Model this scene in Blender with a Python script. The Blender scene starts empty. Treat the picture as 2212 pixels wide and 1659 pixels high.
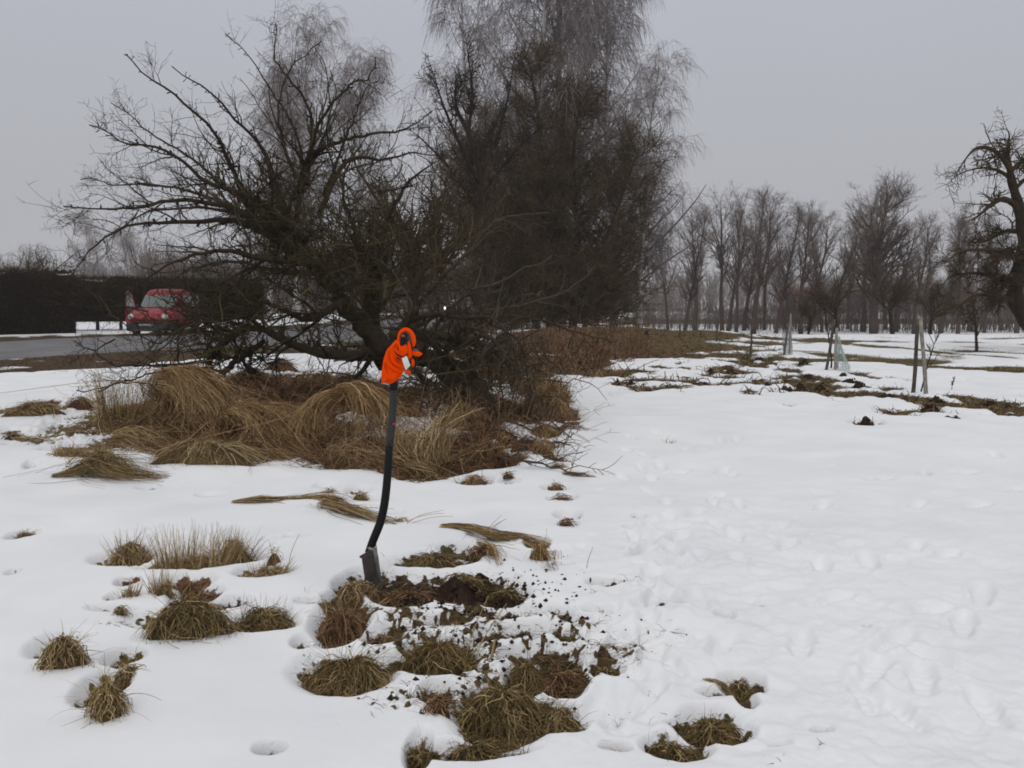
import bpy, math, random
import numpy as np
from math import radians, sin, cos, tan, atan2, pi
rng = np.random.default_rng(7)
random.seed(7)
scene = bpy.context.scene
col = scene.collection

# ---------------------------------------------------------------- camera, sky, sun, exposure
CAM_H = 1.35
PITCH = radians(5.33)
F = 1916.0            # focal length in pixels of a 2212 px wide picture
cam_d = bpy.data.cameras.new('camera')
cam_d.sensor_width = 36.0
cam_d.lens = 36.0 * F / 2212.0
cam_d.clip_start = 0.05
cam_d.clip_end = 3000
cam = bpy.data.objects.new('camera', cam_d)
col.objects.link(cam)
cam.location = (0, 0, CAM_H)
cam.rotation_euler = (pi / 2 - PITCH, 0, 0)
scene.camera = cam

world = bpy.data.worlds.new('World')
scene.world = world
world.use_nodes = True
wt = world.node_tree
wt.nodes.clear()
w_out = wt.nodes.new('ShaderNodeOutputWorld')
w_bg = wt.nodes.new('ShaderNodeBackground')
w_bg.inputs['Strength'].default_value = 1.0
w_sky = wt.nodes.new('ShaderNodeTexSky')
w_sky.sky_type = 'NISHITA'
w_sky.sun_disc = False
w_sky.sun_elevation = radians(40)
w_sky.sun_rotation = radians(200)
w_sky.dust_density = 6.0
w_hsv = wt.nodes.new('ShaderNodeHueSaturation')
w_hsv.inputs['Saturation'].default_value = 0.25
w_hsv.inputs['Value'].default_value = 0.05
wt.links.new(w_sky.outputs[0], w_hsv.inputs['Color'])
# overcast cloud deck: dim near the horizon, brighter overhead, faintly mottled
w_tc = wt.nodes.new('ShaderNodeTexCoord')
w_sep = wt.nodes.new('ShaderNodeSeparateXYZ')
wt.links.new(w_tc.outputs['Generated'], w_sep.inputs[0])
w_rmp = wt.nodes.new('ShaderNodeValToRGB')
el = w_rmp.color_ramp.elements
el[0].position = 0.0; el[0].color = (0.405, 0.412, 0.435, 1)
el[1].position = 1.0; el[1].color = (0.80, 0.80, 0.82, 1)
e = el.new(0.30); e.color = (0.455, 0.472, 0.53, 1)
e = el.new(0.16); e.color = (0.43, 0.442, 0.48, 1)
e = el.new(0.55); e.color = (0.62, 0.63, 0.66, 1)
wt.links.new(w_sep.outputs['Z'], w_rmp.inputs[0])
w_ns = wt.nodes.new('ShaderNodeTexNoise')
w_ns.inputs['Scale'].default_value = 1.6
w_ns.inputs['Detail'].default_value = 3
wt.links.new(w_tc.outputs['Generated'], w_ns.inputs['Vector'])
w_mr = wt.nodes.new('ShaderNodeMapRange')
w_mr.inputs['To Min'].default_value = 0.95
w_mr.inputs['To Max'].default_value = 1.05
wt.links.new(w_ns.outputs[0], w_mr.inputs[0])
w_mul = wt.nodes.new('ShaderNodeVectorMath'); w_mul.operation = 'SCALE'
wt.links.new(w_rmp.outputs[0], w_mul.inputs[0])
wt.links.new(w_mr.outputs[0], w_mul.inputs['Scale'])
w_mix = wt.nodes.new('ShaderNodeMix'); w_mix.data_type = 'RGBA'
w_mix.inputs[0].default_value = 0.9
wt.links.new(w_hsv.outputs[0], w_mix.inputs[6])
wt.links.new(w_mul.outputs[0], w_mix.inputs[7])
wt.links.new(w_mix.outputs[2], w_bg.inputs['Color'])
wt.links.new(w_bg.outputs[0], w_out.inputs[0])

sun_d = bpy.data.lights.new('sun', 'SUN')
sun_d.energy = 0.5
sun_d.angle = radians(45)
sun_d.color = (1.0, 0.96, 0.91)
sun = bpy.data.objects.new('sun', sun_d)
col.objects.link(sun)
sun.rotation_euler = (radians(50), 0, radians(-20))

scene.view_settings.view_transform = 'Standard'
scene.view_settings.look = 'None'
scene.view_settings.exposure = 0.13
scene.view_settings.gamma = 1.0
scene.cycles.max_bounces = 5
scene.cycles.diffuse_bounces = 3
scene.cycles.volume_bounces = 1
scene.cycles.use_denoising = True
scene.cycles.filter_width = 1.8

# ---------------------------------------------------------------- picture pixels -> places
def ray(px, py):
    u = (np.asarray(px, float) - 1106.0) / F
    v = (829.5 - np.asarray(py, float)) / F
    return u, cos(PITCH) + v * sin(PITCH), -sin(PITCH) + v * cos(PITCH)
def G(px, py, z=0.0):
    dx, dy, dz = ray(px, py)
    t = (z - CAM_H) / dz
    return dx * t, dy * t
def P(px, py, Y):
    dx, dy, dz = ray(px, py)
    t = Y / dy
    return np.stack(np.broadcast_arrays(dx * t, dy * t, CAM_H + dz * t), -1)

# ---------------------------------------------------------------- noise
def _h(ix, iy, s):
    n = (ix.astype(np.int64) * 374761393 + iy.astype(np.int64) * 668265263 + s * 982451653) & 0x7fffffff
    n = ((n ^ (n >> 13)) * 1274126177) & 0x7fffffff
    n = (n ^ (n >> 16)) & 0xffff
    return n / 32767.5 - 1.0
def vn(x, y, s=0):
    x = np.asarray(x, float); y = np.asarray(y, float)
    ix = np.floor(x); iy = np.floor(y)
    fx = x - ix; fy = y - iy
    fx = fx * fx * (3 - 2 * fx); fy = fy * fy * (3 - 2 * fy)
    a = _h(ix, iy, s); b = _h(ix + 1, iy, s); c = _h(ix, iy + 1, s); d = _h(ix + 1, iy + 1, s)
    return (a * (1 - fx) + b * fx) * (1 - fy) + (c * (1 - fx) + d * fx) * fy
def fbm(x, y, s=0, o=4):
    t = 0; a = 1; n = 0
    for i in range(o):
        t = t + a * vn(x * 2 ** i + 17.3 * i, y * 2 ** i - 9.1 * i, s + i); n += a; a *= 0.5
    return t / n
def ss(a, b, x):
    t = np.clip((x - a) / (b - a), 0, 1)
    return t * t * (3 - 2 * t)

# ---------------------------------------------------------------- terrain
# bare patches melted into the snow, read off the photograph: (px, py, half width px, half height px, kind)
# kind: 0 straw thatch, 1 green turf, 2 dark soil, 3 reddish litter
PATCH = [
 (50,1178,26,10,0),(30,1262,12,5,0),(268,1232,60,16,0),(400,1250,95,13,0),(505,1238,60,13,0),(570,1268,52,14,0),
 (277,1292,22,9,3),(405,1290,50,18,3),(255,1325,20,9,3),(385,1375,98,22,1),(505,1338,36,12,2),(568,1380,70,18,1),(425,1322,45,22,3),
 (245,1352,45,7,0),(665,1335,25,6,0),(125,1432,50,28,0),(222,1530,46,36,0),(268,1462,38,18,0),
 (745,1478,98,48,1),(735,1370,55,45,3),(655,1418,22,12,2),(770,1290,40,24,2),(740,1330,40,20,0),(945,1445,82,32,1),(825,1395,42,18,3),(860,1450,60,14,1),
 (945,1520,34,24,3),(1090,1560,105,70,1),(1210,1580,62,34,1),(1140,1480,50,28,1),(1215,1470,52,50,2),(905,1650,28,40,1),(1020,1650,120,16,1),
 (1310,1462,34,16,2),(1290,1412,30,12,1),(1390,1450,14,10,1),
 (1010,1292,110,32,2),(1085,1312,58,22,2),(880,1300,75,32,2),(935,1238,85,16,1),(1000,1210,45,12,1),(800,1272,45,18,2),
 (1105,1350,85,16,2),(1140,1390,70,14,2),(1190,1350,45,10,2),(1080,1180,60,8,0),(1160,1195,25,16,0),
 (640,1092,70,4,0),(740,1112,60,4,0),(850,1124,20,4,0),(240,1032,70,6,0),(145,984,52,8,0),(55,974,40,3,0),(215,978,34,6,0),
 (55,892,62,10,0),(95,880,30,8,3),(22,945,28,6,0),(165,885,32,12,3),(72,1020,14,4,2),(158,942,14,4,2),
 (705,1060,22,4,3),(775,1070,24,10,0),(1025,1045,38,11,0),(1098,1048,22,5,3),(1200,1062,26,6,0),(1222,1090,22,7,3),(1226,1128,26,10,3),(1190,1092,8,5,2),
 (1215,1005,20,5,0),(1250,1030,24,3,0),(1200,998,22,7,3),
 (1230,1400,34,12,1),(1180,1430,40,12,2),(1060,1400,40,14,1),(1120,1440,40,12,0),(960,1370,50,12,0),(1240,1360,30,7,2),(860,1380,40,9,0),
 (1380,1135,14,4,2),(1360,1158,14,3,2),(1215,1252,22,3,2),(1305,1290,34,7,2),(1450,1325,35,6,2),(1565,1358,20,6,0),(1290,1345,30,5,2),
 (1600,1500,42,20,1),(1562,1520,48,10,0),(1612,1538,20,14,3),(1540,1592,70,36,1),(1462,1645,66,28,0),(1455,1588,18,5,1),(1330,1650,30,10,0),
 (1775,1608,22,7,1),(1685,1642,22,6,1),(583,1652,30,12,2),(640,1185,24,3,0),(570,1190,34,4,0),(325,1060,26,4,2),(455,1082,26,4,2),(840,1248,26,4,0),
 (1445,965,10,5,2),(1348,832,28,4,2),(1515,833,22,4,2),(1870,925,34,6,2),(1400,845,8,3,2),(1655,835,12,3,2),
 (1995,1038,12,3,2),(1870,1388,8,3,2),(1640,1338,6,5,2),
 # thatch under the fallen apple tree
 (330,905,150,50,0),(480,950,150,45,0),(640,960,140,42,0),(790,985,150,36,0),(930,1005,110,34,0),(300,950,60,30,0),
 (760,880,260,40,3),(560,850,200,40,3),(420,990,90,16,0),(1010,985,70,30,3),(1060,900,60,34,2),(1180,860,55,45,0),(1210,905,45,24,3),
 (1180,940,34,14,0),(1175,968,36,12,0),(1100,965,30,14,0),(1120,912,60,18,3),(1240,925,30,5,3),(1050,1005,70,16,3),
]
def clod_list():
    return [  # dark soil heaps: px, py, width px, height px
     (1334,832,16,11),(1362,832,16,12),(1518,834,34,9),(1657,836,20,6),(1872,924,36,22),(1396,733,14,9),(1536,808,18,12),(1578,808,26,10),
     (1700,848,42,12),(1728,843,34,14),(1772,846,36,12),(1776,836,20,10),(1838,826,36,9),(1745,812,30,8),(1858,838,36,12),(1915,861,44,10),(2022,870,34,12),
     (2008,888,46,14),(2050,912,44,12),(2064,904,18,7),(2140,878,34,10),(2178,882,20,8),(2128,906,22,7),(1735,790,30,14),(1640,780,28,9),(2068,830,24,6),(1822,812,20,7),(1445,967,14,6)]
_pc = []
for (px, py, rx, ry, kd) in PATCH:
    gx, gy = G(px, py)
    wx = rx * gy / F
    y1 = G(px, py - ry)[1]; y0 = G(px, py + ry)[1]
    _pc.append((float(gx), float((y0 + y1) / 2), float(wx), float(max((y1 - y0) / 2, wx * 0.35)), kd))
for (px, py, w, hh) in clod_list():
    gx, gy = G(px, py)
    _pc.append((float(gx), float(gy), float(w * 0.62 * gy / F), float(w * 0.5 * gy / F), 2))

# boot prints and dents: px, py, half length m, half width m, heading deg, depth
PRINT = []
for (px, py, hd) in [(1875,1240,75),(2030,1460,120),(1885,1475,60),(1870,1530,80),(2040,1222,40),(1975,1205,60),(1775,1250,70),(1790,1330,30),
                     (1990,1350,20),(1665,1155,30),(1775,1110,60),(1900,1048,10),(2080,1036,0),(2180,1075,20),(1540,1085,40),(1458,1032,20),
                     (1425,952,120),(1330,900,130),(1500,1128,60),(1440,1162,10),(1440,1100,80),(1560,1030,60),(1395,1000,110),(1365,960,120),(1345,1040,100),
                     (1460,1240,40),(1500,1290,20),(1560,1420,60),(1290,1550,70),(1400,1390,30),(2110,1110,30),(2150,1000,80),(1980,1110,50),(1700,1200,60),
                     (2080,1380,60),(1930,1420,40),(2120,1310,60),(1380,1220,60),(1420,1320,50),(1730,1420,70),(1940,1560,100),(2130,1560,80),(1990,1500,70)]:
    gx, gy = G(px, py)
    PRINT.append((float(gx), float(gy), 0.145, 0.055, radians(hd), 0.036))
prng = np.random.default_rng(3)
for k in range(46):          # beaten path from the spade towards the bank
    t = prng.random(); px = 1330 + 190 * t + prng.normal() * 75 - 260 * max(0, .35 - t); py = 1600 - 640 * t + prng.normal() * 25
    gx, gy = G(px, py)
    PRINT.append((float(gx), float(gy), prng.uniform(.10, .15), prng.uniform(.045, .06), radians(prng.uniform(50, 120)), prng.uniform(.022, .034)))
for i in range(130):
    px = prng.uniform(1150, 2300); py = 880 + 760 * prng.random() ** 1.2
    if i < 70: px = prng.uniform(1250, 1700); py = prng.uniform(1150, 1620)
    gx, gy = G(px, py)
    s = prng.uniform(0.03, 0.11)
    PRINT.append((float(gx), float(gy), s * prng.uniform(1, 1.8), s, prng.uniform(0, pi), prng.uniform(0.005, 0.014)))

def base(x, y):
    x = np.asarray(x, float); y = np.asarray(y, float)
    r = np.hypot(x, y)
    z = -1.15 * ss(26, 75, y) * ss(-6, 14, x)                     # field falls away to the right
    mx, my = G(1290, 745)
    z = z + 0.38 * np.exp(-((x - 4.0) / 5.0) ** 2 - ((y - 33.0) / 6.0) ** 2) * (1 + 0.35 * vn(x * 0.7, y * 0.5, 13))  # brown bank under the tall trees
    z = z + 0.10 * np.exp(-((x + 1.8) / 2.6) ** 2 - ((y - 10.5) / 2.2) ** 2)
    z = z - 0.05 * np.exp(-((y - 6.6) / 0.7) ** 2) * ss(3, 0, x)
    return z
def field(x, y, want0=False):
    """bareness s (>0 bare) and bare tint"""
    x = np.asarray(x, float); y = np.asarray(y, float)
    r = np.hypot(x, y)
    sc = 5.0
    n = fbm(x * sc, y * sc, 11, 4)
    nf = fbm(x * 22, y * 22, 31, 3)
    s = np.full(x.shape, -1.0)
    w = [np.zeros(x.shape) for _ in range(4)]
    for (gx, gy, a, b, k) in _pc:
        m = (np.abs(x - gx) < 2.2 * a) & (np.abs(y - gy) < 2.2 * b)
        if not m.any(): continue
        d = np.hypot((x[m] - gx) / a, (y[m] - gy) / b)
        v = 1.0 - d
        s[m] = np.maximum(s[m], v)
        w[k][m] += np.clip(v + 0.4, 0, 1.4) ** 2
    s0 = s + 0.16 * n
    s = s + 0.30 * n + 0.30 * nf
    # dug and trampled ground round the spade: many small openings
    sx, sy = G(1090, 1400)
    nz = fbm(x * 42, y * 42, 37, 4)
    z1 = np.exp(-((x - sx) / 0.62) ** 2 - ((y - sy) / 0.75) ** 2)
    s = np.maximum(s, nz * 1.25 + n * 0.9 - 1.0 + 0.86 * z1 - 1.2 * (1 - ss(0.03, 0.3, z1)))
    s0 = np.maximum(s0, nf * 0.5 + n * 0.5 - 1.0 + 0.7 * z1)
    w[2] += 0.25 * z1; w[0] += 0.2 * z1
    # thin melting snow: across the middle distance on the right
    az = x / np.maximum(y, 0.1)
    # brown bank and its ragged fringe
    bk = np.exp(-(((x - 3.4) / 5.2) ** 2 + ((y - 29.5) / 9.5) ** 2) ** 1.6) * ss(12.0, 22.0, y + 0.8 * (4 - x) * (x < 4))
    s = np.maximum(s, 1.55 * bk - 0.80 - 1.0 * (1 - ss(0.0, 0.2, bk)) + 0.95 * fbm(x * 0.9, y * 0.6, 41, 4))
    w[0] += 0.5 * bk; w[3] += 1.2 * bk * ss(5.5, 1.0, x)
    w[1] += 0.3 * bk * ss(1.5, 6, x); w[2] += 0.5 * bk * (0.5 + 0.5 * vn(x * .8, y * .5, 19))
    # reddish litter behind the tree toward the bank
    z3 = np.exp(-(((x - 0.4) / 3.0) ** 2 + ((y - 19.5) / 6.5) ** 2))
    s = np.maximum(s, 1.25 * z3 - 0.62 - 1.0 * (1 - ss(0.02, 0.3, z3)) + 0.9 * fbm(x * 1.7, y * 1.2, 45, 4)); w[3] += z3
    # strip of stake holes and mole runs from the bank down to the right
    tx = 4.6 + 1.1 * ss(12.5, 9.8, y) + 0.8 * ss(17, 21, y)
    z4 = np.exp(-((x - tx) / 1.7) ** 2) * ss(9.2, 11.0, y) * ss(25, 20, y) + 0.8 * np.exp(-((y - 11.6) / 0.9) ** 2) * ss(5, 6.5, x)
    s = np.maximum(s, 0.90 * z4 - 0.76 - 1.0 * (1 - ss(0.02, 0.3, z4)) + 1.35 * fbm(x * 2.4, y * 1.7, 51, 4)); w[2] += 0.5 * z4; w[1] += 0.35 * z4; w[0] += 0.2 * z4
    # green strips across the field
    y1 = 16.9 + 2.8 * ss(9.4, 7.4, x) + 0.3 * vn(x * 0.8, x * 0, 5)
    z5 = np.exp(-((y - y1) / (0.7 + 0.5 * ss(7, 9, x))) ** 4) * ss(4.8, 7.0, x)
    s = np.maximum(s, 1.45 * z5 - 0.65 + 0.3 * n); w[1] += 2.2 * z5
    y2 = 33.5 - 3.6 * (x - 8.5) + 1.0 * vn(x * 0.8, x * 0, 6)
    z6 = np.exp(-((y - y2) / 2.2) ** 2) * ss(6.5, 8, x) * ss(12.5, 11, x)
    s = np.maximum(s, 1.35 * z6 - 0.7 + 0.4 * fbm(x * 0.9, y * 0.9, 61, 3)); w[1] += z6; w[0] += 0.8 * z6
    z7 = ss(17, 22, y) * ss(60, 34, y) * ss(5, 8, x)
    s = np.maximum(s, 0.5 * z7 - 0.68 - 1.0 * (1 - ss(0.02, 0.4, z7)) + 1.2 * fbm(x * 0.75, y * 0.55, 71, 4)); w[1] += 0.7 * z7; w[0] += 0.4 * z7
    z8 = np.exp(-((y - 55) / 7.0) ** 2) * ss(8, 12, x)
    s = np.maximum(s, 1.5 * z8 - 0.62 + 0.7 * fbm(x * 0.5, y * 0.4, 81, 4)); w[0] += 1.5 * z8
    # verge of the road
    z9 = verge(x, y)
    s = np.maximum(s, 1.25 * z9 - 0.70 - 1.0 * (1 - ss(0.0, 0.3, z9)) + 0.95 * fbm(x * 1.1, y * 1.6, 91, 4)); w[2] += 1.6 * z9; w[0] += 0.25 * z9
    # a few soft openings on the near left and far fields
    z10 = ss(14, 18, y) * ss(-2, -5, x)
    s = np.maximum(s, 0.25 * z10 - 0.75 - 1.0 * (1 - ss(0.0, 0.5, z10)) + 0.85 * fbm(x * 1.2, y * 1.0, 95, 4)); w[0] += 0.3 * z10
    # far reed belt
    zr = ss(92, 100, y) * ss(135, 118, y)
    s = np.maximum(s, 1.6 * zr - 0.8 + 0.3 * n); w[0] += 2 * zr; w[3] += 0.8 * zr
    T = np.array([(0.135, 0.095, 0.045), (0.080, 0.066, 0.027), (0.040, 0.026, 0.018), (0.115, 0.060, 0.036)])
    tot = sum(w) + 1e-4
    tint = sum((wi / tot)[..., None] * T[i] for i, wi in enumerate(w))
    tint = np.where((tot < 2e-4)[..., None], T[0] * 0.8, tint)
    s0 = np.where(r < 9, s0, s)
    if want0: return s, tint, s0
    return s, tint
# road edges in the photograph
NEAR = [(-900,800),(-400,798),(0,778),(150,767),(339,756),(560,748),(760,741),(850,725),(950,705),(1010,684),(1030,671)]
FAR = [(-900,742),(-400,741),(0,737),(150,729),(376,722),(600,713),(760,699),(850,688),(930,676),(985,667),(1012,663)]
_nr = np.array([[float(a) for a in G(*p, z=0.03)] for p in NEAR]); _fr = np.array([[float(a) for a in G(*p, z=0.03)] for p in FAR])
def seg_dist(x, y, pl):
    best = np.full(x.shape, 1e9)
    for (ax, ay), (bx, by) in zip(pl[:-1], pl[1:]):
        ex, ey = bx - ax, by - ay
        t = np.clip(((x - ax) * ex + (y - ay) * ey) / (ex * ex + ey * ey), 0, 1)
        best = np.minimum(best, np.hypot(x - ax - t * ex, y - ay - t * ey))
    return best
_mid = (_nr + _fr) / 2
_hw = np.hypot(*(_nr - _fr).T) / 2
def verge(x, y):
    out = np.zeros(x.shape)
    m = (y > 13) & (x < 3)
    if m.any():
        dn = seg_dist(x[m], y[m], _nr)
        dm = seg_dist(x[m], y[m], _mid)
        df = seg_dist(x[m], y[m], _fr)
        out[m] = np.maximum(ss(5.6, 2.4, dn), np.maximum(ss(4.2, 1.6, df), ss(5.0, 2.0, dm)))
    return out
def full(x, y):
    x = np.atleast_1d(np.asarray(x, float)); y = np.atleast_1d(np.asarray(y, float))
    r = np.hypot(x, y)
    s, tint, s0 = field(x, y, True)
    vg = verge(x, y)
    cover = 1 - ss(-0.45, 0.30, s0)
    thick = 0.068 * ss(200, 20, r) + 0.0
    near = ss(40, 10, r)
    und = 0.030 * fbm(x * 0.55, y * 0.75, 101, 3) + 0.016 * fbm(x * 2.0, y * 2.4, 111, 3) * near
    tr = np.exp(-((x - 1.2 - 0.0 * y) / 1.3) ** 2) * ss(6.8, 4.6, y) + 0.5 * ss(0.4, 1.5, x) * ss(9, 5, y)
    und = und + near * 0.010 * tr * (fbm(x * 8, y * 8, 121, 4) + 0.5 * fbm(x * 25, y * 25, 131, 2)) 
    z = base(x, y) * (1 - 0 * vg) + (1 - vg) * und + thick * cover * (1 - 0.6 * vg)
    z = z + (1 - cover) * 0.016 * fbm(x * 14, y * 14, 141, 3) * near
    # drifts rising in front of the straw under the tree
    z = z + 0.05 * np.exp(-((y - 6.9 - 0.25 * vn(x * 0.9, x * 0, 8)) / 0.35) ** 2) * ss(1.3, 0.2, x) * (0.6 + 0.5 * vn(x * 1.3, 0 * x, 9)) * cover
    for (gx, gy, a, b, hd, dp) in PRINT:
        m = (np.abs(x - gx) < 2.4 * a) & (np.abs(y - gy) < 2.4 * a)
        if not m.any(): continue
        dx = x[m] - gx; dy = y[m] - gy
        u = (dx * cos(hd) + dy * sin(hd)) / a; v = (-dx * sin(hd) + dy * cos(hd)) / b
        # a sole is narrower at the arch
        v = v / (1 - 0.25 * np.exp(-((u + 0.25) / 0.25) ** 2)) if dp > 0.02 else v
        d = np.hypot(u, v)
        g = -dp * (1 - ss(0.55, 1.15, d)) + 0.15 * dp * np.exp(-((d - 1.3) / 0.28) ** 2)
        if dp > 0.02: g = g + 0.004 * np.sin(u * 22) * (d < 0.8)
        z[m] += g * cover[m]
    return z, s, tint
def H(x, y):
    sh = np.shape(x)
    z = full(np.ravel(x), np.ravel(y))[0].reshape(sh)
    return z if sh else float(z)
def GH(px, py):
    """the point of the modelled ground that the picture point looks at"""
    x, y = G(px, py)
    for _ in range(4):
        x, y = G(px, py, H(x, y))
    return float(x), float(y), float(H(x, y))

# ---------------------------------------------------------------- mesh helpers
def mesh_from(name, V, faces, attrs=None, smooth=False):
    me = bpy.data.meshes.new(name)
    V = np.asarray(V, np.float32)
    me.vertices.add(len(V)); me.vertices.foreach_set('co', V.ravel())
    if isinstance(faces, np.ndarray): faces = [faces]
    faces = [np.asarray(f, np.int32) for f in faces if len(f)]
    nl = sum(f.size for f in faces); nf = sum(len(f) for f in faces)
    me.loops.add(nl); me.loops.foreach_set('vertex_index', np.concatenate([f.ravel() for f in faces]))
    me.polygons.add(nf)
    tot = np.concatenate([np.full(len(f), f.shape[1]) for f in faces])
    st = np.concatenate([[0], np.cumsum(tot)[:-1]])
    me.polygons.foreach_set('loop_start', st.astype(np.int32))
    try: me.polygons.foreach_set('loop_total', tot.astype(np.int32))
    except Exception: pass
    if smooth: me.polygons.foreach_set('use_smooth', np.ones(nf, bool))
    for k, a in (attrs or {}).items():
        a = np.asarray(a, np.float32)
        if a.ndim == 1:
            at = me.attributes.new(k, 'FLOAT', 'POINT'); at.data.foreach_set('value', a)
        else:
            at = me.attributes.new(k, 'FLOAT_VECTOR', 'POINT'); at.data.foreach_set('vector', a.ravel())
    me.update(calc_edges=True); me.validate()
    return me
def link(name, me, mat=None, parent=None):
    o = bpy.data.objects.new(name, me); col.objects.link(o)
    if mat is not None and me is not None and not me.materials: me.materials.append(mat)
    if parent is not None: o.parent = parent
    return o
def tag(o, label=None, cat=None, group=None, kind=None):
    if label: o['label'] = label
    if cat: o['category'] = cat
    if group: o['group'] = group
    if kind: o['kind'] = kind
    return o
def thing(name, label, cat, loc=(0, 0, 0), group=None):
    o = bpy.data.objects.new(name, None); col.objects.link(o)
    o.empty_display_size = 0.1
    o.location = loc
    return tag(o, label, cat, group)
def nrm(a):
    return a / np.maximum(np.linalg.norm(a, axis=-1, keepdims=True), 1e-9)

class MB:
    def __init__(s): s.V = []; s.Q = []; s.T = []; s.A = []; s.n = 0
    def add(s, V, Q=None, T=None, v=0.5):
        V = np.asarray(V, float).reshape(-1, 3)
        if Q is not None and len(Q): s.Q.append(np.asarray(Q).reshape(-1, 4) + s.n)
        if T is not None and len(T): s.T.append(np.asarray(T).reshape(-1, 3) + s.n)
        s.V.append(V); s.A.append(np.broadcast_to(np.asarray(v, float), (len(V),)).copy()); s.n += len(V)
        return s
    def tubes(s, pts, rad, sides=4, v=0.5):
        """pts (M,K,3), rad (M,K)"""
        pts = np.asarray(pts, float); rad = np.asarray(rad, float)
        if pts.ndim == 2: pts = pts[None]; rad = np.broadcast_to(rad, (1, pts.shape[1]))
        M, K, _ = pts.shape
        rad = np.broadcast_to(rad, (M, K))
        if M == 0: return s
        tan_ = np.gradient(pts, axis=1) if K > 2 else np.repeat(pts[:, 1:] - pts[:, :1], 2, axis=1)
        tan_ = nrm(tan_)
        ax = nrm(pts[:, -1] - pts[:, 0] + 1e-6)
        ref = np.where(np.abs(ax[:, 2:3]) < 0.8, np.array([[0, 0, 1.0]]), np.array([[1.0, 0, 0]]))
        u = nrm(np.cross(tan_, ref[:, None, :])); w = np.cross(tan_, u)
        a = np.arange(sides) * 2 * pi / sides
        ring = u[:, :, None, :] * np.cos(a)[None, None, :, None] + w[:, :, None, :] * np.sin(a)[None, None, :, None]
        V = pts[:, :, None, :] + ring * rad[:, :, None, None]
        idx = np.arange(M * K * sides).reshape(M, K, sides)
        a0 = idx[:, :-1]; a1 = idx[:, 1:]
        Q = np.stack([a0, np.roll(a0, -1, 2), np.roll(a1, -1, 2), a1], -1).reshape(-1, 4)
        vv = np.broadcast_to(np.asarray(v, float).reshape(-1, 1, 1) if np.ndim(v) else np.full((1, 1, 1), float(v)), (M, K, sides)).ravel()
        caps = None
        s.add(V.reshape(-1, 3), Q, caps, vv)
        if sides > 4:   # close the ends of thick limbs
            off = s.n - M * K * sides
            c0 = pts[:, 0]; c1 = pts[:, -1]
            nb = s.n
            s.add(np.concatenate([c0, c1]), v=0.5)
            i0 = idx[:, 0] + off; i1 = idx[:, -1] + off
            t0 = np.stack([np.roll(i0, -1, 1), i0, np.broadcast_to((nb + np.arange(M))[:, None], i0.shape)], -1).reshape(-1, 3)
            t1 = np.stack([i1, np.roll(i1, -1, 1), np.broadcast_to((nb + M + np.arange(M))[:, None], i1.shape)], -1).reshape(-1, 3)
            s.T.append(t0); s.T.append(t1)
        return s
    def ribbons(s, pts, wid, v, seed=0):
        pts = np.asarray(pts, float)
        M, K, _ = pts.shape
        r = np.random.default_rng(seed)
        tan_ = nrm(np.gradient(pts, axis=1))
        rd = r.normal(size=(M, 1, 3))
        u = nrm(np.cross(tan_, rd))
        wid = np.broadcast_to(wid, (M, K))[..., None]
        V = np.stack([pts - u * wid / 2, pts + u * wid / 2], 2)
        idx = np.arange(M * K * 2).reshape(M, K, 2)
        Q = np.stack([idx[:, :-1, 0], idx[:, :-1, 1], idx[:, 1:, 1], idx[:, 1:, 0]], -1).reshape(-1, 4)
        vv = np.broadcast_to(np.asarray(v, float).reshape(-1, 1, 1), (M, K, 2)).ravel()
        return s.add(V.reshape(-1, 3), Q, None, vv)
    def loft(s, rings, v=0.5, cap=True):
        """rings (K,S,3) closed around"""
        R = np.asarray(rings, float); K, S, _ = R.shape
        idx = np.arange(K * S).reshape(K, S)
        Q = np.stack([idx[:-1], np.roll(idx[:-1], -1, 1), np.roll(idx[1:], -1, 1), idx[1:]], -1).reshape(-1, 4)
        V = R.reshape(-1, 3); T = None
        if cap:
            V = np.concatenate([V, R[0].mean(0)[None], R[-1].mean(0)[None]])
            c0, c1 = K * S, K * S + 1
            T = np.concatenate([np.stack([np.roll(idx[0], -1), idx[0], np.full(S, c0)], -1), np.stack([idx[-1], np.roll(idx[-1], -1), np.full(S, c1)], -1)])
        return s.add(V, Q, T, v)
    def box(s, c, h, rot=0.0, v=0.5, top=None):
        """centre, half sizes, optional taper of the top"""
        c = np.asarray(c, float); h = np.asarray(h, float)
        t = top if top is not None else (1, 1)
        P_ = np.array([[-1, -1, -1], [1, -1, -1], [1, 1, -1], [-1, 1, -1], [-t[0], -t[1], 1], [t[0], -t[1], 1], [t[0], t[1], 1], [-t[0], t[1], 1]]) * h
        R = np.array([[cos(rot), -sin(rot), 0], [sin(rot), cos(rot), 0], [0, 0, 1]])
        Q = [(0, 3, 2, 1), (4, 5, 6, 7), (0, 1, 5, 4), (1, 2, 6, 5), (2, 3, 7, 6), (3, 0, 4, 7)]
        return s.add(P_ @ R.T + c, Q, None, v)
    def obj(s, name, mat, parent=None, smooth=False, offset=None):
        if not s.V: return None
        V = np.concatenate(s.V)
        if offset is not None: V = V - np.asarray(offset)
        me = mesh_from(name, V, [np.concatenate(x) for x in (s.Q, s.T) if x], {'v': np.concatenate(s.A)}, smooth)
        return link(name, me, mat, parent)

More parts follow.
